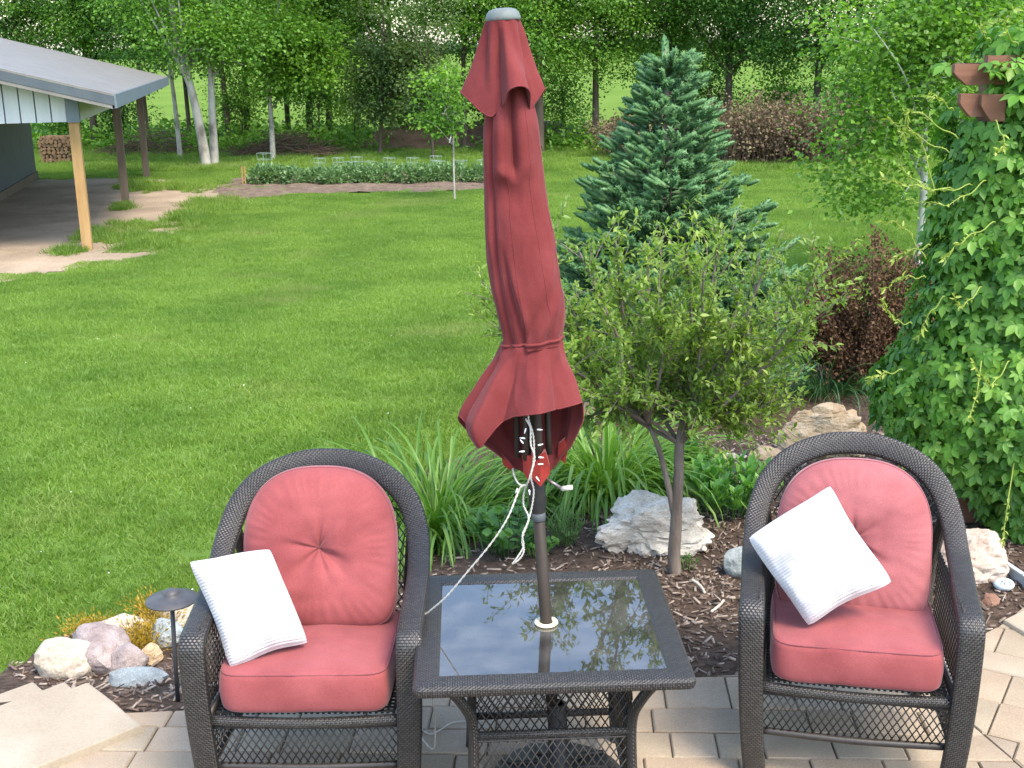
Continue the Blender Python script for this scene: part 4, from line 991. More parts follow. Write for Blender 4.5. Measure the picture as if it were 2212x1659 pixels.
# metal lawn edging
M['edging'] = pm('galvanised_edging', [(.3, (.30, .34, .37)), (.7, (.42, .46, .49))], 10, 5, .45, .1, 60, .5)
e0, e1, e2 = atz(2135, 1190, .04), atz(2212, 1241, .04), atz(2330, 1330, .04)
m = MB()
for a_, b_ in ((e0, e1), (e1, e2)):
    c = (a_ + b_) / 2; d = b_ - a_; ang = math.atan2(d.y, d.x); m.box((c.x, c.y, -.01), (d.length + .004, .010, .09), ang); m.box((c.x, c.y, .038), (d.length + .004, .024, .008), ang)
tag(m.build('garden_edging', M['edging']), 'grey metal edging strip at the foot of the creeper', 'garden edging')

# bark chips: nobody could count them
M['chip'] = leafmat('bark_chip', (.060, .042, .034), (.145, .108, .086), (.32, .265, .22), .0, .9, .15)
r_ = np.random.default_rng(2); P = []
bx = [(-3.0, -1.0, 3.7, 5.3, 2500), (-1.0, 1.2, 3.9, 6.5, 2600), (.4, 3.2, 3.9, 7.8, 9000)]
for x0, x1, y0, y1, n in bx:
    for x, y in zip(r_.uniform(x0, x1, n), r_.uniform(y0, y1, n)):
        if inpoly(x, y, BED) and not inpoly(x, y, PATIO) and not inpoly(x, y, [(q.x, q.y) for q in STEPPOLY]): P.append((x, y, bz(x, y) + .004))
P = np.array(P); n = len(P); a = r_.uniform(0, 6.28, n)
ax = np.c_[np.cos(a), np.sin(a), r_.normal(0, .25, n)]; nh = np.c_[r_.normal(0, .35, (n, 2)), np.ones(n)]
tv = [(-.5, 0, 0), (.5, .05, 0), (.42, .95, .0), (-.3, 1, 0), (-.45, .05, .5), (.45, 0, .5), (.4, .9, .5), (-.35, .95, .5)]
tf = [(4, 5, 6), (4, 6, 7), (0, 1, 5), (0, 5, 4), (1, 2, 6), (1, 6, 5), (2, 3, 7), (2, 7, 6), (3, 0, 4), (3, 4, 7)]
L_ = r_.gamma(3, .008, n) + .010; V, F = scatter(tv, tf, P, frames(ax, nh), np.c_[r_.uniform(.005, .013, n), L_, r_.uniform(.005, .011, n)])
tag(obj('bark_chips', V, F, M['chip']), 'shredded bark chips strewn over the planting bed', 'mulch', kind='stuff')
for i, (x, y, ang, ln) in enumerate(((1522, 1310, 1.9, .12), (1535, 1345, .9, .11), (1275, 1215, .3, .3), (1512, 1345, .5, .05))):
    p = rk(x, y); d = Vector((math.cos(ang), math.sin(ang), .12)) * ln
    o = MB().tube(crom([p + Vector((0, 0, .012)), p + d * .5 + Vector((.008, 0, .014)), p + d + Vector((0, 0, .01))], 8), .006 if i < 2 else .004, 6).build('twig', M['r_white'] if i < 2 else M['chip'], None, True)
    tag(o, ['pale bare twig on the mulch beside the table', 'pale forked twig end on the mulch below the other', 'long brown stick in front of the craggy boulder', 'small wood scrap on the mulch beside the table'][i], 'twig', 'twigs on the mulch')

# ================================================================== plants in the bed
def strap_leaves(rng, n, hmin, hmax, wid, spread, segs=9):
    """variants of arching strap leaves along +x, as meshes"""
    out = []
    for _ in range(n):
        h = rng.uniform(hmin, hmax); th = rng.uniform(.15, spread); V = []; F = []; p = Vector((0, 0, 0)); ang = math.pi / 2 - th * .45
        drop = rng.uniform(1.4, 2.9) * (.45 + th); w0 = wid * rng.uniform(.7, 1.2); tw = rng.uniform(-.4, .4)
        for i in range(segs + 1):
            t = i / segs; w_ = w0 * (.55 + .9 * t) * (1 - t ** 2.2) + .0008; nx = Vector((-math.sin(ang), 0, math.cos(ang))); sd_ = Vector((math.sin(tw * t) * nx.x, math.cos(tw * t), math.sin(tw * t) * nx.z))
            V += [p - sd_ * w_ / 2 + nx * w_ * .22, p.copy(), p + sd_ * w_ / 2 + nx * w_ * .22]
            ang = max(ang - drop * (1 / segs) * (.3 + 1.6 * t), -1.35); p = p + Vector((math.cos(ang), 0, math.sin(ang))) * h / segs
        for i in range(segs):
            for k in range(2): F.append((i * 3 + k, i * 3 + k + 1, i * 3 + 4 + k, i * 3 + 3 + k))
        out.append((V, F))
    return out
def clump(name, label, cat, base, n, variants, mat, rad, rng, group=None, lean=0, limit=300):
    t = thing(name, label, cat, base, group); ms = [mesh('leaf', V, F, mat, True) for V, F in variants]; rest = MB()
    for k in range(n):
        a_ = rng.uniform(0, 6.283); q = rad * math.sqrt(rng.random()); i = rng.randrange(len(ms)); s_ = rng.uniform(.75, 1.15)
        loc = Vector((q * math.cos(a_), q * math.sin(a_), 0)); rz = a_ + rng.gauss(0, .5)
        if k < limit: put('leaf', ms[i], t, loc, (rng.gauss(0, .06), rng.gauss(lean, .10) + .42 * q / rad, rz), s_)
        else:
            Mx = Matrix.Rotation(rz, 3, 'Z') @ Matrix.Rotation(rng.gauss(lean, .1) + .42 * q / rad, 3, 'Y'); V, F = variants[i]; rest.add([Mx @ Vector(v) * s_ + loc for v in V], F)
    if rest.v: tag(rest.build('foliage', mat, t, True), kind='stuff')
    return t
rg = random.Random(21)
M['lily'] = leafmat('lily_leaf', (.060, .15, .016), (.10, .215, .024), (.17, .30, .055), .35, .38, .45, obj_rand=True)
M['lilyg'] = leafmat('lily_leaf_mass', (.060, .15, .016), (.10, .215, .024), (.17, .30, .055), .35, .38, .45)
var = strap_leaves(rg, 24, .5, .92, .0185, 1.2)
M['lily'] = leafmat('lily_leaf', (.075, .175, .020), (.125, .245, .034), (.205, .325, .075), .38, .38, .40, obj_rand=True)
p = rk(965, 1178); clump('daylily', 'arching green daylily clump behind the left chair', 'daylily', p + Vector((-.06, .12, -.02)), 760, var, M['lily'], .28, rg, 'daylily clumps')
p = rk(1315, 1088); clump('daylily', 'arching green daylily clump between umbrella and tree trunk', 'daylily', p + Vector((0, .10, -.02)), 640, var, M['lily'], .23, rg, 'daylily clumps')
M['ograss'] = leafmat('ornamental_grass', (.016, .060, .016), (.03, .095, .028), (.07, .15, .06), .25, .4, .4, obj_rand=True)
vg = strap_leaves(rg, 10, .45, .75, .0075, .9)
p = rk(1795, 880); clump('ornamental_grass', 'dark green fountain of ornamental grass before the brown shrub', 'ornamental grass', p + Vector((.0, .15, -.02)), 300, vg, M['ograss'], .15, rg)
p = rk(1660, 1095)
M['agrass'] = M['lily']
# leafy perennials: whorled stems
def leafy(name, label, base, nst, h, spread, leaf, lsz, lw, per, mat, rng, cat='plant', group=None, limit=300, up=.6):
    t = thing(name, label, cat, base, group); sm = MB(); lm = mesh('leaf', [(x * lw, y, z * .6) for x, y, z in leaf[0]], leaf[1], mat, True); cnt = 0; big = []
    for k in range(nst):
        a_ = rng.uniform(0, 6.283); q = spread * math.sqrt(rng.random()); hh = h * rng.uniform(.7, 1.05) * (1 - .35 * (q / spread) ** 2)
        b0 = Vector((q * .45 * math.cos(a_), q * .45 * math.sin(a_), 0)); b1 = Vector((q * math.cos(a_), q * math.sin(a_), hh)); P = crom([b0, (b0 + b1) / 2 + Vector((0, 0, .02)), b1], 6); sm.tube(P, .0025, 5)
        for j in range(per):
            f = .25 + .75 * (j + 1) / per; pos = Vector(P[int(f * 6)]); b = j * 2.4 + rng.random(); e = up + .5 * f + rng.uniform(-.25, .25)
            d = Vector((math.cos(b) * math.cos(e), math.sin(b) * math.cos(e), math.sin(e))); z = Vector((-math.cos(b) * math.sin(e), -math.sin(b) * math.sin(e), math.cos(e))); x = d.cross(z); big.append((pos, Matrix((x, d, z)).transposed(), lsz * rng.uniform(.7, 1.15) * (1.1 - .35 * f)))
    sm.build('stem', mat, t, True); big.sort(key=lambda q: q[0].y - q[0].z * .5)
    rest = MB()
    for i, (pos, Mx, s_) in enumerate(big):
        if i < limit: put('leaf', lm, t, pos, Mx.to_euler(), s_)
        else: rest.add([pos + Mx @ Vector((v[0] * lw, v[1], v[2] * .6)) * s_ for v in leaf[0]], leaf[1])
    if rest.v: tag(rest.build('foliage', mat, t, True), kind='stuff')
    return t
M['sedum'] = leafmat('sedum_leaf', (.055, .16, .022), (.09, .23, .035), (.15, .31, .06), .35, .4, .4, obj_rand=True)
leafy('sedum', 'bright green leafy sedum beside the chair and pebbles', rk(1590, 1150) + Vector((0, .16, 0)), 44, .30, .25, LANCE, .085, .55, 9, M['sedum'], rg, limit=300)
leafy('perennial', 'green leafy perennial behind the tree trunk', rk(1505, 1085) + Vector((0, .15, 0)), 26, .26, .17, LANCE, .06, .6, 9, M['sedum'], rg, limit=150)
M['hosta'] = leafmat('strawberry_leaf', (.045, .13, .02), (.075, .19, .03), (.12, .25, .06), .3, .4, .4, obj_rand=True)
leafy('broad_leaved_plant', 'low plant of broad oval leaves beside the umbrella pole', rk(1095, 1232) + Vector((0, .10, 0)), 34, .24, .20, LANCE, .075, .75, 5, M['hosta'], rg, limit=170, up=.2)
leafy('small_plant', 'low yellow flecked seedling plant behind the table edge', rk(1150, 1232) + Vector((.02, .06, 0)), 14, .09, .11, LANCE, .04, .7, 5, M['sedum'], rg, limit=60, up=.2)
M['dill'] = leafmat('feathery_leaf', (.06, .13, .03), (.09, .18, .045), (.14, .23, .08), .3, .5, .3, obj_rand=True)
leafy('feathery_plant', 'fine feathery green plant beside the craggy boulder', rk(1222, 1205) + Vector((0, .06, 0)), 30, .19, .13, LANCE, .030, .16, 12, M['dill'], rg, limit=200, up=.5)
leafy('weed', 'little feathery weed at the foot of the tree trunk', rk(1487, 1252), 7, .07, .07, LANCE, .035, .2, 8, M['dill'], rg, limit=60)
# golden juniper between boulders
M['gold'] = leafmat('golden_needles', (.22, .15, .012), (.33, .22, .022), (.40, .27, .06), .2, .6, .2)
def sprays(name, label, cat, spots, mat, seed, ln=.02, wd=.2, cnt=90):
    r_ = np.random.default_rng(seed); t = thing(name, label, cat, spots[0]); sp = Vector(spots[0])
    parts = []
    for (x, y, z) in spots:
        c = np.array([x, y, z]) - np.array(sp); n = cnt; P = c + r_.normal(0, 1, (n, 3)) * np.array([.05, .035, .03]) + np.array([0, 0, .02]); ax = (P - c) + np.array([0, 0, .03]) + r_.normal(0, .02, (n, 3))
        V, F = scatter([(v[0] * wd, v[1], v[2]) for v in LANCE[0]], LANCE[1], P, frames(ax, r_.normal(size=(n, 3))), r_.uniform(.7, 1.3, n) * ln)
        parts.append((V, F))
    V, F = join(parts); tag(obj('foliage', V, F, mat, t), kind='stuff')
    return t
sp = [rk(x, y) + Vector((0, 0, z)) for x, y, z in ((298, 1438, .015), (278, 1432, .02), (318, 1425, .02), (262, 1446, .01), (335, 1405, .02), (305, 1412, .03), (345, 1380, .03), (330, 1362, .05))]
sprays('golden_juniper', 'golden yellow low juniper spilling over the boulders', 'juniper', sp, M['gold'], 3, .019, .34, 420)
sp = [rk(x, y) + Vector((0, 0, z)) for x, y, z in ((185, 1392, .0), (200, 1388, .015), (225, 1386, .0), (172, 1396, .0))]
sprays('golden_juniper', 'small golden tuft at the lawn edge above the boulders', 'juniper', sp, M['gold'], 4, .019, .34, 170)
# ================================================================== trees
M['bark_plum'] = pm('plum_bark', [(.3, (.085, .070, .060)), (.7, (.20, .165, .14))], 14, 8, .9, .7, 40, .15, stretch=(1, 1, .25), dist=.01)
M['bark_pale'] = pm('pale_poplar_bark', [(.34, (.12, .11, .095)), (.5, (.33, .31, .27)), (.7, (.44, .42, .37))], 3, 8, .9, .5, 14, .15, stretch=(1, 1, .5), dist=.02)
M['bark_dark'] = pm('dark_bark', [(.3, (.055, .042, .032)), (.7, (.13, .105, .08))], 5, 8, .95, .6, 14, .1, stretch=(1, 1, .2), dist=.03)
M['bark_aspen'] = pm('aspen_bark', [(.32, (.10, .09, .08)), (.42, (.42, .41, .37)), (.7, (.55, .54, .49))], 5, 7, .8, .3, 20, .2, stretch=(1, 1, 2))
# ---- small plum tree in the bed
M['plum'] = leafmat('plum_leaf', (.11, .19, .03), (.16, .26, .045), (.25, .34, .085), .45, .42, .4, big=3)
def plum_tree():
    rg = random.Random(77); r_ = np.random.default_rng(77)
    base = rk(1460, 1258); base.z -= .03; t = thing('plum_tree', 'small multi-stemmed plum tree with fine green leaves behind the table', 'tree', base)
    yb = base.y; W_ = lambda px, py, dy=0: aty(px, py, yb + dy)
    tr = MB(); fork = W_(1462, 1085)
    tr.tube(crom([base, W_(1456, 1200), W_(1460, 1140), fork, W_(1466, 1030), W_(1468, 960), W_(1478, 910)], 24), list(np.linspace(.031, .019, 25)), 12)
    tr.tube(crom([W_(1459, 1130), W_(1448, 1070), W_(1434, 1010), W_(1420, 960), W_(1400, 915, .05)], 16), list(np.linspace(.016, .010, 17)), 10)
    tr.build('trunk', M['bark_plum'], t, True, True)
    ends = []; br = MB()
    heads = [(1478, 910), (1400, 915), (1468, 960)]
    targets = [(1060, 640), (1100, 720), (1180, 560), (1215, 690), (1250, 540), (1300, 620), (1330, 520), (1400, 560), (1440, 600), (1560, 500), (1520, 580), (1610, 600), (1660, 560), (1700, 640), (1790, 640), (1740, 700), (1700, 760), (1640, 840), (1580, 900), (1660, 900), (1270, 800), (1230, 860), (1310, 900), (1390, 760), (1500, 740), (1540, 860), (1450, 820), (1340, 720), (1180, 780), (1620, 720), (1530, 560), (1470, 700), (1330, 850), (1250, 920), (1380, 870), (1500, 880), (1600, 930), (1690, 880), (1200, 820), (1420, 700), (1560, 780), (1300, 770), (1140, 690), (1760, 600), (1480, 520)]
    for i, (tx, ty) in enumerate(targets):
        h = heads[0] if tx > 1440 else heads[1]
        if i % 5 == 0: h = heads[2]
        dy = rg.uniform(-.45, .5); a_ = W_(*h); b_ = W_(tx, ty, dy); m_ = (a_ * .45 + b_ * .55) + Vector((rg.uniform(-.05, .05), rg.uniform(-.05, .05), -.07 if ty < 700 else .05))
        P = crom([a_, m_, b_], 14); br.tube(P, list(np.linspace(.010, .0035, 15)), 6); ends.append(P)
    twigs = []; whips = []
    for P in ends:
        for k in range(16):
            f = rg.uniform(.25, 1); i = min(int(f * 14), 13); o_ = Vector(P[i]); d = (Vector(P[i + 1]) - Vector(P[i])).normalized()
            v = (d * .5 + Vector((rg.gauss(0, .6), rg.gauss(0, .6), rg.gauss(.35, .5)))).normalized() * rg.uniform(.08, .24)
            Q = crom([o_, o_ + v * .5 + Vector((0, 0, .01)), o_ + v], 5); br.tube(Q, list(np.linspace(.0028, .0012, 6)), 4, False); twigs.append(Q)
        twigs.append(P[8:])
        for k in range(2):                       # long whips that break the outline
            o_ = Vector(P[rg.randrange(9, 15)]); v = Vector((rg.gauss(0, .45), rg.gauss(0, .4), rg.uniform(.3, 1.1))).normalized() * rg.uniform(.18, .38)
            Q = crom([o_, o_ + v * .5 + Vector((rg.gauss(0, .02), 0, 0)), o_ + v], 8); br.tube(Q, list(np.linspace(.003, .0012, 9)), 4, False); whips.append(Q)
    br.build('branches', M['bark_plum'], t, True, True)
    pos = []; ax = []
    for Q in twigs + whips:
        n = 29 if len(Q) != 9 else 40
        for k in range(n):
            f = rg.random() * .98; j = f * (len(Q) - 1); i = int(j); p_ = Q[i] + (Q[min(i + 1, len(Q) - 1)] - Q[i]) * (j - i); d = Q[min(i + 1, len(Q) - 1)] - Q[max(i - 1, 0)]; d = d / (np.linalg.norm(d) + 1e-9)
            pos.append(p_ + r_.normal(0, .012, 3)); ax.append(d * .6 + r_.normal(0, .6, 3) + np.array([0, 0, .1]))
    pos = np.array(pos) - np.array(base); ax = np.array(ax); n = len(pos); s_ = r_.uniform(.018, .042, n)
    V, F = scatter([(x * .42, y, z * .8) for x, y, z in LANCE[0]], LANCE[1], pos, frames(ax, np.c_[r_.normal(0, .5, (n, 2)), np.ones(n)]), s_)
    tag(obj('crown', V, F, M['plum'], t), kind='stuff')
plum_tree()

# ---- spruce
M['spruce'] = leafmat('spruce_needles', (.030, .078, .050), (.048, .110, .075), (.095, .175, .125), .12, .55, .3)
def spruce():
    rg = random.Random(9); r_ = np.random.default_rng(9)
    base = Vector((1.62, 9.0, 0)); top = aty(1437, 80, 9.0); base.x = top.x + .03; base.z = terrain(base.x, base.y); H = top.z - base.z
    t = thing('spruce_tree', 'young blue green spruce standing behind the plum tree', 'tree', base)
    MB().tube(crom([(0, 0, 0), (.02, 0, H * .4), (-.01, 0, H * .8), (top.x - base.x, 0, H * .97)], 20), list(np.linspace(.06, .008, 21)), 10).build('trunk', M['bark_plum'], t, True)
    br = MB(); pos = []; ax = []; sc = []
    def shoot(p, d, l): pos.append(p); ax.append(d); sc.append(l)
    nw = 15
    for w_ in range(nw):
        f = (w_ + .3) / nw; z = H * (.07 + .87 * f); Rr = (1.03 * (1 - f) ** 1.05 + .07) * (1 if f > .15 else .9); nb = 12 if f < .5 else (9 if f < .8 else 7)
        for k in range(nb):
            a_ = 6.283 * (k + rg.uniform(-.3, .3)) / nb + w_ * 1.7; rr = Rr * rg.uniform(.72, 1.12); zz = z + rg.uniform(-.06, .06)
            lift = rr * (.10 + .45 * f); P = crom([(0, 0, zz), (rr * .5 * math.cos(a_), rr * .5 * math.sin(a_), zz - rr * .05 + lift * .2), (rr * math.cos(a_), rr * math.sin(a_), zz + lift)], 10)
            br.tube(P, list(np.linspace(.013 * (1 - f) + .005, .003, 11)), 5, False); d_out = np.array([math.cos(a_), math.sin(a_), 0]); side = np.array([-math.sin(a_), math.cos(a_), 0])
            shoot(P[-1], d_out + np.array([0, 0, .45]), .15)
            nsb = max(3, int(rr * 13))
            for j in range(nsb):
                g_ = .22 + .76 * (j + .5) / nsb; q = P[min(int(g_ * 10), 10)]; reach = rr * .38 * (1 - g_ * .55) + .05
                for s_ in (-1, 1):
                    m = max(2, int(reach / .045)); dd = d_out * .75 + side * s_ * .8 + np.array([0, 0, .1 + rg.gauss(0, .12)])
                    dd /= np.linalg.norm(dd); e = q + dd * reach
                    br.tube([q, (q + e) / 2, e], [.004, .003, .002], 3, False)
                    shoot(e, dd + np.array([0, 0, .4]), rg.uniform(.09, .15))
                    for u in range(m):
                        h = q + dd * reach * (u + .4) / m
                        shoot(h, d_out * rg.uniform(.2, .8) + side * s_ * rg.uniform(-.1, .9) + np.array([0, 0, rg.uniform(.1, .75)]), rg.uniform(.07, .125))
            
    shoot(np.array([top.x - base.x, 0, H * .93]), np.array([0, 0, 1.]), .22)
    for k in range(9):
        a_ = k * 1.9; shoot(np.array([top.x - base.x, 0, H * (.86 + .008 * k)]), np.array([math.cos(a_), math.sin(a_), .9]), .17)
    br.build('branches', M['bark_plum'], t, True)
    # needle brush template: an axis with needles all round it
    tv = []; tf = []; q = random.Random(3)
    for i in range(25):
        f = .02 + .9 * i / 25; a_ = i * 2.4; ln = .26 * (1 - .25 * f); b = len(tv); cx, sx = math.cos(a_), math.sin(a_); px, pz = -sx, cx
        tv += [(px * .05, f, pz * .05), (-px * .05, f, -pz * .05), (cx * ln * .80, f + .12, sx * ln * .80)]; tf.append((b, b + 1, b + 2))
    b = len(tv)                                  # thin core
    for k in range(3): a_ = k * 2.094; tv += [(.13 * math.cos(a_), 0, .13 * math.sin(a_)), (.12 * math.cos(a_), .80, .12 * math.sin(a_))]
    tv.append((0, 1.08, 0)); 
    for k in range(3):
        j = (k + 1) % 3; tf += [(b + 2 * k, b + 2 * j, b + 2 * j + 1), (b + 2 * k, b + 2 * j + 1, b + 2 * k + 1), (b + 2 * k + 1, b + 2 * j + 1, b + 6)]
    pos = np.array(pos); ax = np.array(ax) + r_.normal(0, .12, (len(ax), 3)); n = len(pos); sc = np.array(sc) 
    parts = [];
    V, F = scatter(tv, tf, pos, frames(ax, r_.normal(size=(n, 3))), np.c_[sc * 1.28 , sc * .92, sc * 1.28])
    # one random colour per shoot: needles share the shoot's tone through their position, so only tone noise is used
    tag(obj('crown', V, F, M['spruce_s'], t), kind='stuff')
    print('spruce shoots', n)
m_, t_, N, L, out = nt('spruce_shoot'); M['spruce_s'] = m_
tc = N.new('ShaderNodeTexCoord'); nz = N.new('ShaderNodeTexNoise'); nz.inputs['Scale'].default_value = 7; nz.inputs['Detail'].default_value = 3; L.new(tc.outputs['Object'], nz.inputs['Vector'])
rr_ = ramp(N, [(.3, (.044, .118, .042)), (.5, (.084, .195, .070)), (.72, (.160, .290, .125))]); L.new(nz.outputs['Fac'], rr_.inputs[0])
pb_ = N.new('ShaderNodeBsdfPrincipled'); L.new(rr_.outputs[0], pb_.inputs['Base Color']); pb_.inputs['Roughness'].default_value = .55; pb_.inputs['Specular IOR Level'].default_value = .3
tl = N.new('ShaderNodeBsdfTranslucent'); L.new(rr_.outputs[0], tl.inputs[0]); mx = N.new('ShaderNodeMixShader'); mx.inputs[0].default_value = .2
L.new(pb_.outputs[0], mx.inputs[1]); L.new(tl.outputs[0], mx.inputs[2]); L.new(mx.outputs[0], out.inputs[0])
spruce()

# ---- brown shrub
M['dead'] = leafmat('brown_leaf', (.058, .033, .020), (.11, .062, .038), (.19, .12, .072), .15, .8, .1)
M['deadtwig'] = pm('brown_twig', [(.3, (.06, .038, .026)), (.7, (.13, .085, .06))], 20, 4, .9, 0)
def shrub():
    rg = random.Random(5); r_ = np.random.default_rng(5); base = rk(1880, 870) + Vector((0, .15, -.02)); yb = base.y
    t = thing('brown_shrub', 'dry brown shrub of upright stems before the creeper', 'shrub', base); br = MB(); pos = []; ax = []
    tg = [(1790, 540), (1775, 600), (1900, 500), (1870, 560), (1835, 545), (1930, 545), (1960, 560), (1985, 540), (1900, 620), (1780, 650), (1850, 640), (1950, 640), (1800, 700), (1880, 700), (1930, 700), (1995, 600), (1840, 760), (1900, 780), (1770, 740), (2010, 660)]
    for k, (x, y) in enumerate((tg + [(1745, 640), (1750, 720), (1790, 780), (2020, 620), (1765, 620), (1800, 620), (1820, 660), (1860, 800), (1940, 760), (1760, 690)]) * 4):
        e = aty(x + rg.gauss(0, 14), y + abs(rg.gauss(0, 18)), yb + rg.uniform(-.3, .3)); b0 = base + Vector((rg.uniform(-.12, .12), rg.uniform(-.1, .1), 0))
        P = crom([b0, b0 * .45 + e * .55 + Vector((rg.gauss(0, .03), rg.gauss(0, .03), .03)), e], 16); br.tube(P, list(np.linspace(.007, .0018, 17)), 5, False)
        for i in range(4, 17):
            for _ in range(13):
                pos.append(P[i] + r_.normal(0, .034, 3)); ax.append((P[i] - P[i - 1]) / np.linalg.norm(P[i] - P[i - 1]) * .5 + r_.normal(0, .6, 3))
    br.build('stems', M['deadtwig'], t, True, True); pos = np.array(pos) - np.array(base); n = len(pos)
    V, F = scatter(LEAF[0], LEAF[1], pos, frames(np.array(ax), r_.normal(size=(n, 3))), np.c_[r_.uniform(.014, .028, n), r_.uniform(.02, .04, n), r_.uniform(.01, .03, n)])
    tag(obj('foliage', V, F, M['dead'], t), kind='stuff')
shrub()

# ---- pergola corner with Virginia creeper
M['cedar'] = pm('stained_cedar', [(.3, (.13, .060, .038)), (.7, (.21, .105, .068))], 6, 7, .75, .3, 30, .2, stretch=(.3, 3, 3))
PY = 5.75; pp = aty(2150, 300, PY)
pg = thing('pergola', 'reddish brown wooden pergola corner buried in creeper', 'pergola', (pp.x, PY, 0))
def pbox(name, px0, py0, px1, py1, y0, y1, cut=0, dep=None):
    a_ = aty(px0, py0, y0); b_ = aty(px1, py1, y0); x0, x1 = a_.x, b_.x; z1, z0 = a_.z, b_.z; h = z1 - z0
    V = []; prof = [(x0, z1), (x1, z1), (x1, z0), (x0 + cut * 1.0, z0), (x0 + cut * .35, z0 + h * .35), (x0, z1 - h * .4)] if cut else [(x0, z1), (x1, z1), (x1, z0), (x0, z0)]
    n = len(prof)
    for yy in (y0, y1): V += [(x, yy, z) for x, z in prof]
    F = [tuple(range(n))[::-1], tuple(range(n, 2 * n))] + [(k, (k + 1) % n, n + (k + 1) % n, n + k) for k in range(n)]
    return obj(name, V, F, M['cedar'], pg, False, None, True)
pbox('beam', 2063, 139, 2420, 178, PY - .10, PY - .06, .06)
pbox('beam', 2066, 137, 2420, 176, PY + .14, PY + .18, .06)
pbox('rafter', 2135, 120, 2420, 140, PY - .15, PY - .105)
pbox('bracket', 2076, 203, 2128, 252, PY - .16, PY - .115, .05)
pbox('bracket', 2122, 205, 2170, 262, PY - .20, PY - .165, .05)
pbox('bracket', 2180, 206, 2230, 262, PY - .02, PY + .03, .05)
m = MB().box((0, .0, 1.08), (.14, .14, 2.2)); m.build('post', M['cedar'], pg)
M['creeper'] = leafmat('creeper_leaf', (.055, .155, .018), (.092, .230, .030), (.155, .305, .056), .36, .42, .30, obj_rand=False, big=2.2)
M['creeper_o'] = leafmat('creeper_leaf_near', (.058, .16, .018), (.098, .24, .032), (.165, .315, .06), .36, .42, .30, obj_rand=True)
M['shootc'] = leafmat('young_shoot', (.20, .28, .04), (.26, .34, .06), (.32, .38, .09), .3, .45, .35)
def creeper():
    rg = random.Random(31); r_ = np.random.default_rng(31)
    cb = Vector((pp.x + .15, PY, 0)); t = thing('virginia_creeper', 'dense green five-leaved creeper climbing over the pergola', 'creeper', cb)
    # left outline of the mass as seen, as half widths per height
    rows = [(150, 2120), (190, 2100), (240, 2060), (300, 2045), (380, 2030), (450, 2010), (540, 2005), (620, 1985), (700, 1965), (780, 1950), (830, 1930), (880, 1905), (930, 1905), (980, 1925), (1040, 1985), (1100, 2040), (1160, 2060), (1215, 2075)]
    zl = [(aty(x, y, PY - .35).z, aty(x, y, PY - .35).x) for y, x in rows]
    zs = [q[0] for q in zl][::-1]; xs = [q[1] for q in zl][::-1]
    def left(z): return float(np.interp(z, zs, xs))
    zmin, zmax = -.02, 2.28
    def surf(u, z):                             # u 0..1 runs from the left-rear round the front to the right
        xl = left(z) + .19; xr = cb.x + 1.25; dpt = .34 + .26 * sst(1.9, .4, z)
        k = 2.6; a_ = math.pi * (1.12 - 1.05 * u); cx = (xl + xr) / 2; hx = (xr - xl) / 2
        c_, s_ = math.cos(a_), math.sin(a_); x = cx + hx * math.copysign(abs(c_) ** (2 / k), c_); y = PY + .05 - dpt * math.copysign(abs(s_) ** (2 / k), s_)
        n = Vector((c_ * dpt, -s_ * hx, .12 * hx)).normalized()
        bump = .10 * mnoise.noise(Vector((x * 2.3, z * 2.3, 4))) + .05 * mnoise.noise(Vector((x * 6, z * 6, 8)))
        return Vector((x, y, z)) + n * bump, n
    core = []; cf = []; nu, nz_ = 40, 40
    for j in range(nz_ + 1):
        for i in range(nu + 1): p_, n_ = surf(i / nu, zmin + (zmax - zmin) * j / nz_); core.append(p_ - n_ * .17)
    for j in range(nz_):
        for i in range(nu): a_ = j * (nu + 1) + i; cf.append((a_, a_ + 1, a_ + nu + 2, a_ + nu + 1))
    tag(obj('vine_tangle', core, cf, M['creeper'], t, True, None, True), kind='stuff')
    pos = []; ax = []; nr = []; sz = []
    for k in range(6600):
        u = rg.random() ** 1.25 * .9; z = rg.uniform(zmin, zmax + .06); p_, n_ = surf(u, min(z, zmax)); p_.z = z; off = rg.uniform(-.15, .06); 
        p_ = p_ + n_ * off
        d = Vector((rg.gauss(0, .45), rg.gauss(0, .2), -1)) + n_ * rg.uniform(.1, .9); nn_ = n_ + Vector((rg.gauss(0, .35), rg.gauss(0, .35), .55 + rg.gauss(0, .3)))
        qx, qy, _ = proj(p_)
        if (2050 < qx < 2135 and 128 < qy < 190) or (2066 < qx < 2180 and 196 < qy < 262): continue
        pos.append(p_); ax.append(d.normalized()); nr.append(nn_.normalized()); sz.append(rg.uniform(.040, .082))
    for k in range(420):                        # crown over the beams
        x = rg.uniform(left(2.2) + .05, cb.x + 1.2); p_ = Vector((x, PY + rg.uniform(-.35, .35), 2.05 + rg.uniform(-.05, .16))); qx, qy, _ = proj(p_)
        if (2050 < qx < 2135 and 128 < qy < 190) or (2066 < qx < 2180 and 196 < qy < 262): continue
        pos.append(p_); ax.append(Vector((rg.gauss(-.3, .6), rg.gauss(-.4, .5), -.35)).normalized()); nr.append(Vector((rg.gauss(0, .3), rg.gauss(-.2, .3), 1)).normalized()); sz.append(rg.uniform(.06, .10))
    pos = np.array([p_[:] for p_ in pos]); ax = np.array([a_[:] for a_ in ax]); nr = np.array([q[:] for q in nr]); sz = np.array(sz)
    Mx = frames(ax, nr); tv, tf = palmate(); lm = mesh('leaf', tv, tf, M['creeper_o'], True)
    vis = [i for i in range(len(pos)) if 1890 < proj(pos[i])[0] < 2212 and 0 < proj(pos[i])[1] < 1210]
    vis.sort(key=lambda i: proj(pos[i])[2] - sz[i] * 6); near = vis[:1600]; rg.shuffle(near); near = set(near[:300]); base = np.array(t.location)
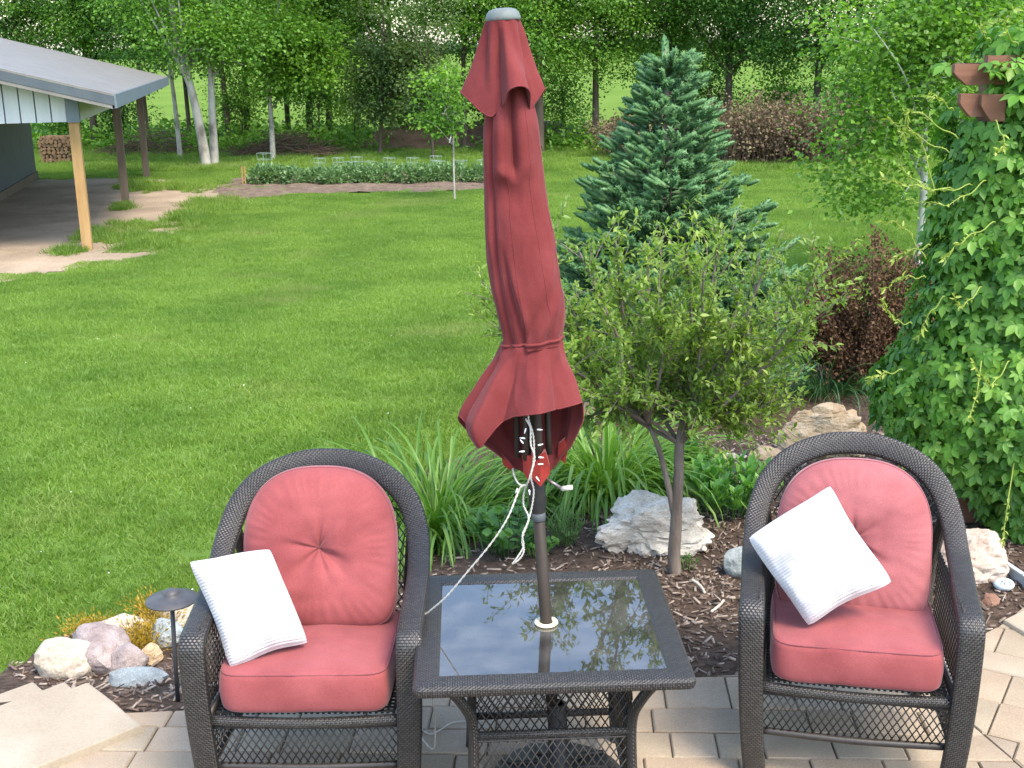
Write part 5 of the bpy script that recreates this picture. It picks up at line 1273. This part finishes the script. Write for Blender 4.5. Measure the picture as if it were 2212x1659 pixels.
    for i in near: q = put('leaf', lm, t, Vector(pos[i] - base), Matrix(Mx[i]).to_euler(), float(sz[i]))
    rest = [i for i in range(len(pos)) if i not in near]
    V, F = scatter(tv, tf, pos[rest] - base, Mx[rest], sz[rest]); tag(obj('foliage', V, F, M['creeper'], t, True), kind='stuff')
    # pale young shoots reaching out
    sh = [((2070, 300), (1975, 240), (1960, 262)), ((2050, 330), (1960, 285), (1955, 300)), ((2020, 420), (1985, 300), (1920, 260)), ((2060, 410), (1960, 400), (1905, 385)), ((2100, 400), (2010, 410), (1945, 360)), ((2130, 390), (2050, 440), (1960, 430)), ((2000, 560), (1950, 490), (1900, 480)), ((2010, 530), (1960, 545), (1925, 560)), ((2000, 600), (1950, 600), (1910, 625)), ((1970, 700), (1930, 690), (1905, 650)), ((1950, 800), (1900, 810), (1880, 820)), ((1965, 960), (1950, 1010), (1975, 1050)), ((2180, 780), (2140, 830), (2100, 780)), ((2120, 780), (2110, 850), (2095, 900)), ((2190, 1000), (2175, 1100), (2165, 1180)), ((2140, 90), (2120, 60), (2160, 45)), ((2200, 100), (2170, 60), (2190, 20)), ((2150, 260), (2170, 310), (2150, 330)), ((2060, 240), (2030, 215), (2005, 205)), ((2040, 640), (2000, 690), (1985, 730)), ((2150, 480), (2080, 520), (2040, 560)), ((2120, 620), (2080, 660), (2060, 640))]
    lp = []; la = []
    for s_ in sh:
        P = crom([aty(x, y, PY - .50 - .12 * i * (x > 2000)) for i, (x, y) in enumerate(s_)], 16)
        V, F, uv = tube([Vector(q) + Vector((0, 0, .008 * math.sin(i * 1.3))) for i, q in enumerate(P)], list(np.linspace(.0032, .0014, 17)), 5); obj('shoot', V, F, M['shootc'], t, True, uv, True)
        for i in range(5, 17):
            for _ in range(2): lp.append(P[i]); la.append((P[i] - P[i - 1]) / np.linalg.norm(P[i] - P[i - 1]) + r_.normal(0, .6, 3))
    n = len(lp); V, F = scatter([(x * .35, y, z) for x, y, z in LANCE[0]], LANCE[1], np.array(lp) - base, frames(np.array(la), r_.normal(size=(n, 3))), r_.uniform(.015, .042, n))
    tag(obj('young_leaves', V, F, M['shootc'], t), kind='stuff')
creeper()
# ================================================================== far side: trees, shed, garden
GT = {'mid': leafmat('tree_leaf_mid', (.062, .152, .019), (.104, .235, .030), (.175, .325, .058), .4, .5, .3, big=.9),
      'dark': leafmat('tree_leaf_dark', (.036, .10, .018), (.062, .16, .027), (.11, .24, .046), .35, .5, .3, big=.8),
      'light': leafmat('tree_leaf_light', (.075, .17, .018), (.115, .245, .028), (.18, .33, .055), .45, .5, .3, big=.9),
      'grey': leafmat('tree_leaf_grey', (.052, .098, .030), (.082, .142, .045), (.13, .20, .08), .4, .5, .3, big=.9),
      'aspen': leafmat('aspen_leaf', (.08, .185, .022), (.13, .265, .035), (.20, .35, .07), .45, .4, .4, big=1.2)}
def crown_pts(r_, c, rad, ncl, per, clr, shell=.45, zmin=None):
    d = r_.normal(size=(ncl, 3)); d /= np.linalg.norm(d, axis=1, keepdims=True); q = r_.uniform(0, 1, ncl) ** shell
    C = np.array(c) + d * q[:, None] * np.array(rad)
    if zmin is not None: C[:, 2] = np.maximum(C[:, 2], zmin + r_.uniform(0, .5, ncl))
    P = np.repeat(C, per, 0) + r_.normal(0, 1, (ncl * per, 3)) * np.array([clr, clr, clr * .5])
    A = (P - np.repeat(C, per, 0)) + r_.normal(0, clr * .6, P.shape) + np.array([0, 0, -clr * .5])
    return C, P, A
def tree(label, base, trunk, r0, crown, mat, bark, seed, lsz=.13, ncl=150, per=60, clr=.42, lw=.75, limbs=14, name='tree', zmin=None, shell=.5, group='trees of the far wood', leaf=LEAF):
    """base world point, trunk: list of offsets, crown: list of (centre offset, radii)"""
    rg = random.Random(seed); r_ = np.random.default_rng(seed); t = thing(name, label, 'tree', base, group); T = crom([(0, 0, -.1)] + trunk, 24)
    MB().tube(T, [r0 * (1.25 if i == 0 else 1) * (1 - .72 * i / 24) for i in range(25)], 9).build('trunk', bark, t, True)
    allP = []; allA = []; Cs = []
    for (c, rad, frac) in crown:
        C, P, A = crown_pts(r_, c, rad, max(4, int(ncl * frac)), per, clr, shell, zmin); allP.append(P); allA.append(A); Cs.append(C)
    C = np.concatenate(Cs); br = MB()
    for k in range(limbs):
        e = Vector(C[rg.randrange(len(C))]); i = rg.randrange(9, 24); s_ = Vector(T[i])
        if e.z < s_.z - .6: s_ = Vector(T[max(7, i - 8)])
        br.tube(crom([s_, (s_ + e) / 2 + Vector((rg.gauss(0, .1), rg.gauss(0, .1), .15)), e], 7), list(np.linspace(r0 * .34, r0 * .07, 8)), 5, False)
    br.build('branches', bark, t, True)
    P = np.concatenate(allP); A = np.concatenate(allA); n = len(P); nh = np.c_[r_.normal(0, .55, (n, 2)), np.ones(n)]; s_ = r_.uniform(.65, 1.25, n) * lsz
    V, F = scatter([(x * lw, y, z) for x, y, z in leaf[0]], leaf[1], P, frames(A, nh), s_)
    tag(obj('crown', V, F, mat, t), kind='stuff'); return t
def gp(px, py): p = atg(px, py); return p
# far wood: (label, picture base, trunk lean, trunk radius, crown, colour)
def wood(label, px, py, r0, lean, cz, rad, col, seed, dark=True, ncl=150, per=60, cx=0, zmin=1.5, lsz=.092, clr=.36, bark=None, H=None):
    b = gp(px, py); cz -= .35; zmin -= .3; H = H or cz + rad[2] * .5
    return tree(label, b, [(lean * .25, .1, H * .35), (lean * .6, 0, H * .7), (lean, .1, H)], r0, [((lean * .8 + cx, 0, cz), rad, 1), ((lean + cx, -.5, cz + rad[2] + 2.1), (rad[0] * 1.55, rad[1] * 1.6, 2.5), .42)], GT[col], bark or M['bark_dark' if dark else 'bark_pale'], seed, lsz, int(ncl * .56), int(per * 2.5), clr * .86, zmin=zmin)
W = wood
# pale poplars
b = gp(447, 360); tree('leaning pale grey poplar, left of the pair beside the shed', b, [(-.10, 0, 1.0), (-.28, 0, 2.2), (-.55, .1, 3.4), (-.7, .1, 6)], .145, [((-.6, 0, 4.6), (1.9, 1.6, 2.0), .7), ((.2, -.3, 3.3), (1.5, 1.0, .8), .3)], GT['mid'], M['bark_pale'], 101, .10, 120, 60, .38, group='pale poplars beside the shed', zmin=2.3)
b = gp(464, 357); tree('upright pale grey poplar, right of the pair beside the shed', b, [(.03, 0, 1.0), (.08, 0, 2.2), (.2, .1, 3.6), (.3, .1, 6)], .125, [((.8, 0, 4.4), (2.1, 1.6, 1.9), .7), ((1.0, -.4, 3.1), (1.4, .9, .7), .3)], GT['mid'], M['bark_pale'], 102, .10, 130, 60, .38, group='pale poplars beside the shed', zmin=2.2)
W('slim grey trunked tree between shed and poplars', 390, 342, .075, -.25, 4.4, (1.6, 1.4, 1.8), 'dark', 103, False, 100)
W('maple with a pale trunk before the brush pile', 590, 346, .085, .0, 3.2, (1.35, 1.2, 1.15), 'light', 104, False, 105, 60, .6, 1.75, .12, .36, H=3.4)
W('dark trunked tree behind the poplars', 497, 318, .10, -.3, 4.8, (2.2, 2, 2.2), 'dark', 105)
W('forked dark tree right of the poplars', 535, 312, .12, .2, 4.9, (2.3, 2, 2.2), 'mid', 106)
W('tree with a dark trunk behind the brush pile', 625, 305, .10, -.2, 4.9, (2.2, 2, 2.3), 'dark', 107)
W('broad tree with light hanging leaves above the garden', 670, 308, .13, .1, 3.9, (2.2, 1.6, 1.9), 'light', 108, True, 190, 60, .1, 2.0)
W('dark tree behind the light maple', 712, 304, .12, .1, 5.0, (2.4, 2, 2.3), 'dark', 109)
W('tall tree with fine twigs above the garden', 850, 296, .12, .0, 5.2, (2.2, 1.8, 2.4), 'dark', 110, True, 120)
W('grey green willowy tree behind the tomato cages', 820, 335, .07, .35, 2.6, (1.35, 1.1, 1.5), 'grey', 111, True, 130, 60, .2, .9, .10, .32, H=3)
W('small fruit tree in the orchard grass', 935, 346, .04, .0, 2.1, (.8, .7, .8), 'grey', 112, True, 50, 55, 0, 1.0, .09, .28, H=2.2)
W('slim dark tree behind the sapling', 1003, 322, .09, .1, 4.6, (2.0, 1.8, 2.2), 'mid', 113, True, 150)
W('dark trunked tree just behind the umbrella', 1166, 330, .15, .0, 4.3, (2.3, 1.9, 2.2), 'mid', 114, True, 220, 60, .0, 1.9)
W('tree with a straight dark trunk beside the spruce', 1287, 318, .12, .0, 4.2, (2.4, 1.9, 2.0), 'mid', 115, True, 230, 60, .2, 2.1)
W('broad green tree behind the spruce top', 1445, 310, .13, .1, 4.3, (2.4, 2.0, 2.3), 'mid', 116, True, 230, 60, 0, 1.2)
W('dark green tree above the brown brush', 1570, 312, .13, .1, 4.1, (2.3, 2.0, 2.2), 'dark', 117, True, 240, 60, 0, 1.2)
W('dark tree at the far corner behind the aspen', 1760, 318, .13, .1, 4.3, (2.6, 2.0, 2.4), 'dark', 118, True, 220, 60, 0, .9)
W('tree behind the shed roof ridge', 60, 322, .13, .1, 4.6, (2.6, 2.0, 2.1), 'dark', 119, True, 220, 60, 0, 1.9)
W('tree behind the shed eave', 205, 318, .12, .1, 4.6, (2.4, 2.0, 2.1), 'mid', 120, True, 200, 60, 0, 1.9)
W('tree between shed and leaning poplar', 318, 316, .12, -.1, 4.6, (2.3, 2.0, 2.1), 'dark', 121, True, 200, 60, 0, 2.0)
W('thin dark tree left of the forked one', 412, 312, .08, -.2, 4.9, (2.0, 1.8, 2.0), 'mid', 122, True, 140)
W('thin tree beyond the creeper', 1960, 330, .10, .1, 4.0, (2.6, 2.0, 2.4), 'mid', 123, True, 200, 60, 0, .8)
W('tree at the far edge beyond the pergola', 2180, 330, .12, .1, 4.2, (2.6, 2.0, 2.4), 'dark', 124, True, 200, 60, 0, .8)
W('dark tree behind the sapling and umbrella', 1075, 310, .12, .1, 4.7, (2.2, 2.0, 2.1), 'dark', 125, True, 170, 60, 0, 2.0)
W('tree high above the middle of the garden', 775, 300, .10, .1, 5.2, (2.2, 1.8, 2.2), 'mid', 126, True, 130)
rgw = random.Random(55); SPOT = ['below the shed roof line', 'behind the shed posts', 'between the slim tree and the poplars', 'just right of the poplars', 'behind the maple trunk', 'behind the brush pile', 'right of the brush pile', 'behind the willowy tree', 'left of the sapling', 'just left of the umbrella', 'just right of the umbrella', 'left of the spruce', 'behind the spruce', 'left of the dry brush', 'behind the dry brush', 'behind the aspen']
for k, px in enumerate((150, 262, 350, 520, 605, 690, 765, 885, 965, 1050, 1215, 1330, 1440, 1530, 1690, 1850)):
    if k in (2, 4, 8, 11): continue
    b = gp(px + rgw.uniform(-8, 8), rgw.uniform(304, 316)); hz = rgw.uniform(1.0, 1.7); rx = rgw.uniform(.7, 1.25)
    tree('leafy young understory tree ' + SPOT[k], b, [(.05, 0, hz * .5), (.1, 0, hz), (0, 0, hz * 1.5)], .035, [((0, 0, hz), (rx, .9, hz * .72), 1)], GT[['mid', 'dark', 'light', 'mid'][k % 4]], M['bark_dark'], 300 + k, .085, int(48 * rx), 80, .26, .75, 8, name='young_tree', group='young trees under the far wood', zmin=.25)
# aspen at the right
b = Vector((aty(1993, 450, 15.0).x, 15.0, 0)); b.z = terrain(b.x, b.y)
tree('light green aspen with a white trunk behind the creeper', b, [(0, 0, 1.0), (-.05, 0, 2.0), (-.1, 0, 3.2), (0, 0, 4.6)], .055, [((-.15, -.1, 2.9), (1.25, 1.1, 1.35), .5), ((.6, .1, 3.0), (1.2, 1.1, 1.3), .3), ((-.75, -.1, 1.7), (.75, .7, .75), .13), ((-.75, -.2, 1.0), (.55, .4, .18), .04)], GT['aspen'], M['bark_aspen'], 130, .068, 350, 54, .22, .85, 22, name='aspen_tree', shell=.6, group=None, zmin=.75)
# young sapling with a staked tag
b = gp(982, 432); sapl = tree('slim young maple sapling with a white tag in the lawn', b, [(0, 0, .7), (.01, 0, 1.4), (-.05, 0, 2.0), (-.1, 0, 2.6)], .022, [((-.12, 0, 2.0), (.42, .4, .75), .7), ((-.25, 0, 1.55), (.45, .35, .35), .3)], GT['light'], M['bark_pale'], 131, .085, 46, 40, .16, .8, 8, name='sapling', group=None, zmin=.95)
M['tagw'] = pm('white_tag', [(.3, (.8, .8, .8)), (.7, (.85, .85, .85))], 10, 2, .6, 0)
MB().box((-.05, -.05, 1.20), (.018, .006, .14), tilt=Matrix.Rotation(.3, 3, 'Y')).build('plant_tag', M['tagw'], sapl)

# undergrowth along the wood and weeds
r_ = np.random.default_rng(8); P = []; A = []
for k in range(1300):
    px = r_.uniform(-150, 2300); py = r_.uniform(300, 330); b = gp(px, py)
    if 830 < px < 1060: continue
    n = 26; c = np.array([b.x, b.y, b.z]); s_ = r_.uniform(.15, .5); q = c + r_.normal(0, 1, (n, 3)) * np.array([.35, .3, s_ * .5]) + np.array([0, 0, s_ * .7]); q[:, 2] = np.maximum(q[:, 2], c[2] + .02); P.append(q); A.append(r_.normal(0, 1, (n, 3)) + np.array([0, 0, .6]))
P = np.concatenate(P); A = np.concatenate(A); n = len(P); V, F = scatter(LEAF[0], LEAF[1], P, frames(A, np.c_[r_.normal(0, .6, (n, 2)), np.ones(n)]), r_.uniform(.07, .16, n))
tag(obj('undergrowth', V, F, GT['mid']), 'leafy undergrowth at the foot of the wood', 'undergrowth', kind='stuff')
# long grass at the wood's edge and in ragged tufts on the dirt
tuft_c = bpy.data.collections.new('tuft_patches')
for k in range(4):
    q = np.random.default_rng(60 + k); n = 120; pos = np.c_[q.normal(0, .09, (n, 2)), np.zeros(n)]; ax = np.c_[pos[:, :2] * 3 + q.normal(0, .3, (n, 2)), np.ones(n)]; h = q.uniform(.08, .2, n); a = q.uniform(0, 6.28, n)
    V, F = scatter([(-.5, 0, 0), (.5, 0, 0), (.36, .55, .1), (-.36, .55, .1), (0, 1, .35)], [(0, 1, 2), (0, 2, 3), (3, 2, 4)], pos, frames(ax, np.c_[np.cos(a), np.sin(a), np.zeros(n)]), np.c_[q.uniform(.008, .014, n), h, h])
    o = bpy.data.objects.new('tuft', mesh('tuft', V, F, M['grass'])); tuft_c.objects.link(o)
pts = []; rr = random.Random(3)
for k in range(3200):
    p = gp(rr.uniform(-100, 2300), rr.uniform(318, 372)); 
    if not inpoly(p.x, p.y, GARDEN) and not inpoly(p.x, p.y, DIRT): pts.append((p.x, p.y, p.z))
for (cx, cy, sx, sy, n) in ((225, 512, 40, 12, 45), (300, 490, 50, 10, 25), (150, 545, 30, 5, 12), (400, 405, 50, 8, 70), (300, 405, 40, 10, 50), (330, 525, 50, 14, 60), (420, 470, 40, 14, 60), (265, 450, 14, 5, 14), (460, 445, 50, 10, 60)):
    for _ in range(n): p = gp(rr.gauss(cx, sx * .6), rr.gauss(cy, sy * .6)); pts.append((p.x, p.y, terrain(p.x, p.y)))
instance_on('long_grass', pts, tuft_c, .45, 1.0, 'ragged longer grass tufts at the wood edge and on the dirt', 'grass')

# mulch bank behind the garden
M['bank'] = pm('brown_leaf_litter', [(.3, (.09, .055, .035)), (.7, (.19, .125, .085))], 2, 8, .95, .6, 10, .1)
c0 = gp(930, 318); bank = sheet('bank', list(np.arange(c0.x - 3.2, c0.x + 6.5, .25)), list(np.arange(c0.y - 1.5, c0.y + 3.6, .25)), lambda x, y: terrain(x, y) - .1 + .75 * gau(y - c0.y - 1.2, 1.5) * sst(c0.x - 3.1, c0.x - 1, x) * (1 - sst(c0.x + 3.5, c0.x + 6.3, x)) + .06 * mnoise.noise(Vector((x, y, 5))), M['bank'])
tag(bank, 'low bank of brown leaf litter behind the orchard', 'bank')
# dry brown brush right of the spruce
def brush(name, label, cat, px0, px1, pyb, hmax, n, mat, seed, leaves=None, lie=False):
    rg = random.Random(seed); q = np.random.default_rng(seed); b0 = gp((px0 + px1) / 2, pyb); t = thing(name, label, cat, b0); m = MB(); P = []
    for k in range(n):
        p = gp(rg.uniform(px0, px1), pyb - rg.uniform(0, 16)) - b0
        if lie: a_ = rg.uniform(0, 3.14); f = max(0.05, 1 - abs(p.x) / (abs((gp(px1, pyb) - b0).x) + .01)); p.z += rg.uniform(.02, hmax * f + .05); d = Vector((math.cos(a_), math.sin(a_) * .6, rg.gauss(0, .22))) * rg.uniform(.5, 1.4); p = p - d / 2
        else: d = Vector((rg.gauss(0, .35), rg.gauss(0, .3), rg.uniform(.5, 1))) * hmax * rg.uniform(.6, 1)
        C = crom([p, p + d * .5 + Vector((rg.gauss(0, .08), rg.gauss(0, .08), rg.gauss(0, .05))), p + d], 5); m.tube(C, [.012, .011, .010, .008, .006, .004], 4, False)
        if leaves: 
            for _ in range(leaves): P.append(C[rg.randrange(2, 6)] + q.normal(0, .10, 3))
    tag(m.build('sticks', mat, t), kind='stuff')
    if leaves:
        P = np.array(P); k = len(P); V, F = scatter(LEAF[0], LEAF[1], P, frames(q.normal(size=(k, 3)), q.normal(size=(k, 3))), q.uniform(.04, .09, k)); tag(obj('dry_leaves', V, F, M['deadfar'], t), kind='stuff')
    return t
M['deadfar'] = leafmat('dry_brush_leaf', (.095, .068, .046), (.165, .118, .08), (.20, .18, .09), .15, .8, .1)
brush('dry_brush', 'tall dry brown brush right of the spruce', 'brush', 1560, 1840, 356, 1.75, 620, M['deadtwig'], 3, 26)
brush('dry_conifer', 'small rusty brown dead conifer left of the spruce', 'brush', 1325, 1372, 345, 1.35, 120, M['deadtwig'], 4, 40)
brush('brush_pile', 'low pile of grey brown cut branches before the trees', 'brush pile', 500, 720, 342, .62, 420, M['deadtwig'], 5, 0, True)
brush('brush_pile', 'dark pile of cut branches behind the shed posts', 'brush pile', 225, 400, 338, .6, 260, M['deadtwig'], 6, 0, True)

# ---- shed
M['siding'] = pm('pale_metal_siding', [(.3, (.40, .42, .44)), (.7, (.50, .52, .53))], 2, 5, .55, .1, 30, .4, stretch=(2, 2, .3))
M['trimb'] = pm('slate_trim', [(.3, (.10, .13, .16)), (.7, (.14, .17, .20))], 5, 4, .5, .05, 40, .4)
M['roof'] = pm('grey_metal_roof', [(.3, (.125, .118, .108)), (.7, (.172, .162, .150))], 3, 7, .55, .15, 60, .4, fine=(60, .15))
M['slate'] = pm('blue_grey_panel', [(.3, (.05, .065, .078)), (.7, (.075, .09, .105))], 3, 4, .55, .05, 40, .3)
M['newpost'] = pm('new_timber', [(.27, (.10, .055, .02)), (.35, (.27, .16, .065)), (.6, (.34, .22, .10)), (.8, (.39, .265, .14))], 5, 7, .8, .2, 40, .2, stretch=(2, 2, .3))
M['oldpost'] = pm('brown_timber', [(.3, (.085, .066, .048)), (.7, (.15, .118, .088))], 5, 7, .85, .2, 40, .2, stretch=(2, 2, .3))
q1, q2, q3 = gp(190, 540), gp(265, 441), gp(317, 383)
u = flat(q3 - q1); LEN = u.length; u.normalize(); lf = Vector((-u.y, u.x, 0)); lf = lf if lf.x < 0 else -lf
gzs = q1.z
shd = thing('open_shed', 'grey roofed open shed with pale siding and timber posts', 'shed', q1)
def SP(a_, l_, z): return u * a_ + lf * l_ + Vector((0, 0, z))      # along the depth, to the left, up
posts = [(0, M['newpost'], q1), ((flat(q2 - q1)).dot(u), M['oldpost'], q2), (LEN, M['oldpost'], q3)]
ang = math.atan2(u.y, u.x)
zp = aty(172, 262, q1.y).z - gzs                                     # underside of siding
for i, (a_, mt, q) in enumerate(posts):
    po = MB().box(SP(a_, 0, zp / 2 - .05), (.145, .145, zp + .10), ang).build('post', mt, shd)
    if i == 0: po['label'] = 'new yellow timber corner post'
ze = aty(262, 203, q1.y - .4).z - gzs; slope = .26; OV = .66          # eave height, pitch and overhang
def roofz(l_): return ze + (l_ + OV) * slope
a0, a1, l0, l1 = -.55, LEN + .5, -OV, 9.0
def prism(P8, name, mat, parent=shd): return obj(name, P8, [(0, 3, 2, 1), (4, 5, 6, 7), (0, 1, 5, 4), (1, 2, 6, 5), (2, 3, 7, 6), (3, 0, 4, 7)], mat, parent)
def sl(a_, b_, l_, m_, t0, t1): return [SP(a_, l_, roofz(l_) + t0), SP(b_, l_, roofz(l_) + t0), SP(b_, m_, roofz(m_) + t0), SP(a_, m_, roofz(m_) + t0), SP(a_, l_, roofz(l_) + t1), SP(b_, l_, roofz(l_) + t1), SP(b_, m_, roofz(m_) + t1), SP(a_, m_, roofz(m_) + t1)]
rf = prism(sl(a0, a1, l0, l1, -.03, .0), 'roof', M['roof'])
prism(sl(a0 - .02, a0 + .012, l0, l1, -.16, -.033), 'rake_fascia', M['slate']); prism(sl(a0 - .012, a0 + .02, l0 + .03, l1, -.215, -.163), 'rake_trim', M['roof'])
prism([SP(a0, l0 - .03, roofz(l0) - .20), SP(a1, l0 - .03, roofz(l0) - .20), SP(a1, l0, roofz(l0) - .20), SP(a0, l0, roofz(l0) - .20)] + [SP(a0, l0 - .03, roofz(l0) - .004), SP(a1, l0 - .03, roofz(l0) - .004), SP(a1, l0, roofz(l0) - .004), SP(a0, l0, roofz(l0) - .004)], 'eave_fascia', M['trimb'])
prism(sl(a0 + .02, a1, l0 + .01, .1, -.215, -.20), 'soffit', M['slate'])
# siding boards of the gable, each with its seam
l_ = .09; bw = .215
while l_ < 3.8:
    V = [SP(-.10, l_, zp), SP(-.06, l_, zp), SP(-.06, l_ + bw - .02, zp), SP(-.10, l_ + bw - .02, zp), SP(-.10, l_, roofz(l_) - .21), SP(-.06, l_, roofz(l_) - .21), SP(-.06, l_ + bw - .02, roofz(l_ + bw) - .215), SP(-.10, l_ + bw - .02, roofz(l_ + bw) - .215)]
    prism(V, 'siding_panel', M['siding']); l_ += bw
prism([SP(-.055, .0, zp + .01), SP(-.02, .0, zp + .01), SP(-.02, 3.8, zp + .01), SP(-.055, 3.8, zp + .01), SP(-.055, .0, roofz(0) - .22), SP(-.02, .0, roofz(0) - .22), SP(-.02, 3.8, roofz(3.8) - .22), SP(-.055, 3.8, roofz(3.8) - .22)], 'gable_backing', M['trimb'])
prism([SP(-.12, -.10, zp - .01), SP(-.02, -.10, zp - .01), SP(-.02, .085, zp - .01), SP(-.12, .085, zp - .01), SP(-.12, -.10, roofz(0) - .215), SP(-.02, -.10, roofz(0) - .215), SP(-.02, .085, roofz(0) - .21), SP(-.12, .085, roofz(0) - .21)], 'corner_trim', M['trimb'])
prism([SP(0, -.09, zp), SP(LEN + .1, -.09, zp), SP(LEN + .1, -.05, zp), SP(0, -.05, zp), SP(0, -.09, roofz(-.1) - .22), SP(LEN + .1, -.09, roofz(-.1) - .22), SP(LEN + .1, -.05, roofz(-.05) - .22), SP(0, -.05, roofz(-.05) - .22)], 'header_beam', M['siding'])
we = gp(80, 386) - q1; wl_ = we.dot(lf); wa = we.dot(u)
prism([SP(-.02, wl_, .16), SP(wa, wl_, .16), SP(wa, wl_ + .1, .16), SP(-.02, wl_ + .1, .16), SP(-.02, wl_, roofz(wl_) - .05), SP(wa, wl_, roofz(wl_) - .05), SP(wa, wl_ + .1, roofz(wl_ + .1) - .05), SP(-.02, wl_ + .1, roofz(wl_ + .1) - .05)], 'wall', M['slate'])
prism([SP(-.04, wl_ - .04, -.05), SP(wa + .02, wl_ - .04, -.05), SP(wa + .02, wl_ + .1, -.05), SP(-.04, wl_ + .1, -.05), SP(-.04, wl_ - .04, .16), SP(wa + .02, wl_ - .04, .16), SP(wa + .02, wl_ + .1, .16), SP(-.04, wl_ + .1, .16)], 'skirt_board', M['oldpost'])

# ---- firewood
M['endgrain'] = pm('cut_log', [(.3, (.085, .055, .035)), (.7, (.20, .14, .09))], 4, 5, .85, .2, 30, .15, per_obj=.35)
b = gp(88, 357); rr = random.Random(6); lg = {}
pxm = FPX / proj(b)[2]; xw = 66 / pxm; zh = 58 / pxm; row = 0; z = .04
V0, F0, uv0 = tube([(0, 0, 0), (0, .35, 0)], .06, 9); lm = [mesh('firewood_log', [(x * s1, y, z_ * s2) for x, y, z_ in V0], F0, M['endgrain']) for s1, s2 in ((1, 1), (1.1, .8), (.8, .95), (.75, .7))]
while z < zh:
    x = rr.uniform(0, .08)
    while x < xw:
        o = put('firewood_log', lm[rr.randrange(4)], None, b + Vector((x, rr.uniform(-.03, .03), z)), (0, rr.uniform(0, 3), rr.gauss(0, .05))); tag(o, 'cut firewood log in the stack behind the shed', 'log', 'firewood logs stacked behind the shed'); x += rr.uniform(.10, .13)
    z += .098

# ---- vegetable row and tomato cages
ORD = 'first second third fourth fifth sixth seventh eighth ninth tenth eleventh twelfth last'.split()
M['veg'] = leafmat('potato_leaf', (.075, .15, .058), (.125, .22, .088), (.19, .30, .14), .3, .5, .3)
r_ = np.random.default_rng(14)
for k in range(13):
    px = 562 + k * 39 + r_.uniform(-6, 6); p = gp(px, 398 + r_.uniform(-3, 3) - k * .35); n = 520; s_ = r_.uniform(.85, 1.1)
    q = r_.normal(0, 1, (n, 3)); q /= np.linalg.norm(q, axis=1, keepdims=True); q *= (r_.uniform(.2, 1, n) ** .5)[:, None] * np.array([.34, .34, .30]) * s_; q[:, 2] = np.abs(q[:, 2]) * 1.25 + .03
    V, F = scatter([(x * .6, y, z) for x, y, z in LEAF[0]], LEAF[1], q, frames(q + r_.normal(0, .15, (n, 3)), np.c_[r_.normal(0, .5, (n, 2)), np.ones(n)]), r_.uniform(.06, .12, n))
    t = thing('potato_plant', ORD[k] + ' bushy grey green plant from the stakes in the garden row', 'vegetable plant', p, 'potato plants in the garden row'); tag(obj('foliage', V, F, M['veg'], t), kind='stuff')
CG = ['', 'first of the back row from the maple', 'second of the back row from the maple', 'third of the back row from the maple', 'first of the front row from the maple', 'second of the front row from the maple', 'fourth of the back row from the maple', 'fifth of the back row from the maple', 'last of the back row near the sapling', 'just left of the sapling in the front row', 'just right of the sapling in the front row', 'nearest the umbrella']
M['wire'] = pm('galvanised_wire', [(.3, (.16, .24, .19)), (.7, (.24, .32, .26))], 10, 3, .5, 0)
for k, (px, pyt, pyb) in enumerate(((574, 331, 372), (692, 342, 372), (732, 341, 371), (772, 339, 370), (757, 350, 392), (798, 349, 392), (842, 341, 372), (892, 341, 374), (942, 337, 368), (949, 348, 390), (996, 347, 392), (1044, 346, 385))):
    p = gp(px, pyb); h = aty(px, pyt, p.y).z - p.z; t = thing('tomato_cage', 'thin wire tomato cage, ' + CG[k], 'tomato cage', p, 'tomato cages in the garden')
    if k == 0: t['label'] = 'taller green wire cage at the end of the garden row by the maple'
    rad = .15 if k else .20
    for f in (.35, .68, 1.0):
        rr2 = rad * (.6 + .4 * f); V, F, uv = tube([(rr2 * math.cos(a), rr2 * math.sin(a), h * f) for a in np.linspace(0, 6.283, 20)], .0048, 5, False); obj('ring', V, F, M['wire'], t)
    for a in (0.4, 1.97, 3.54, 5.1): V, F, uv = tube([(rad * .6 * math.cos(a), rad * .6 * math.sin(a), 0), (rad * math.cos(a), rad * math.sin(a), h)], .006, 5); obj('leg', V, F, M['wire'], t)
for px in (525, 531): 
    p = gp(px, 400); o = MB().box((0, 0, .2), (.03, .02, .45)).build('garden_stake', M['newpost']); o.location = p; tag(o, 'short wooden stake at the end of the garden row, ' + ('nearer the shed' if px == 525 else 'nearer the plants'), 'stake', 'garden stakes')

# white petals on the grass
r_ = np.random.default_rng(5); P = []
while len(P) < 24:
    p = gp(r_.uniform(0, 1050), r_.uniform(450, 1350))
    if not inpoly(p.x, p.y, BED) and not inpoly(p.x, p.y, DIRT): P.append((p.x, p.y, p.z + .05))
P = np.array(P); n = len(P); V, F = scatter(LEAF[0], LEAF[1], P, frames(r_.normal(size=(n, 3)) * np.array([1, 1, .3]), np.c_[r_.normal(0, .3, (n, 2)), np.ones(n)]), r_.uniform(.008, .014, n))
tag(obj('petals', V, F, M['tagw']), 'fallen white petals scattered on the lawn', 'petals', kind='stuff')
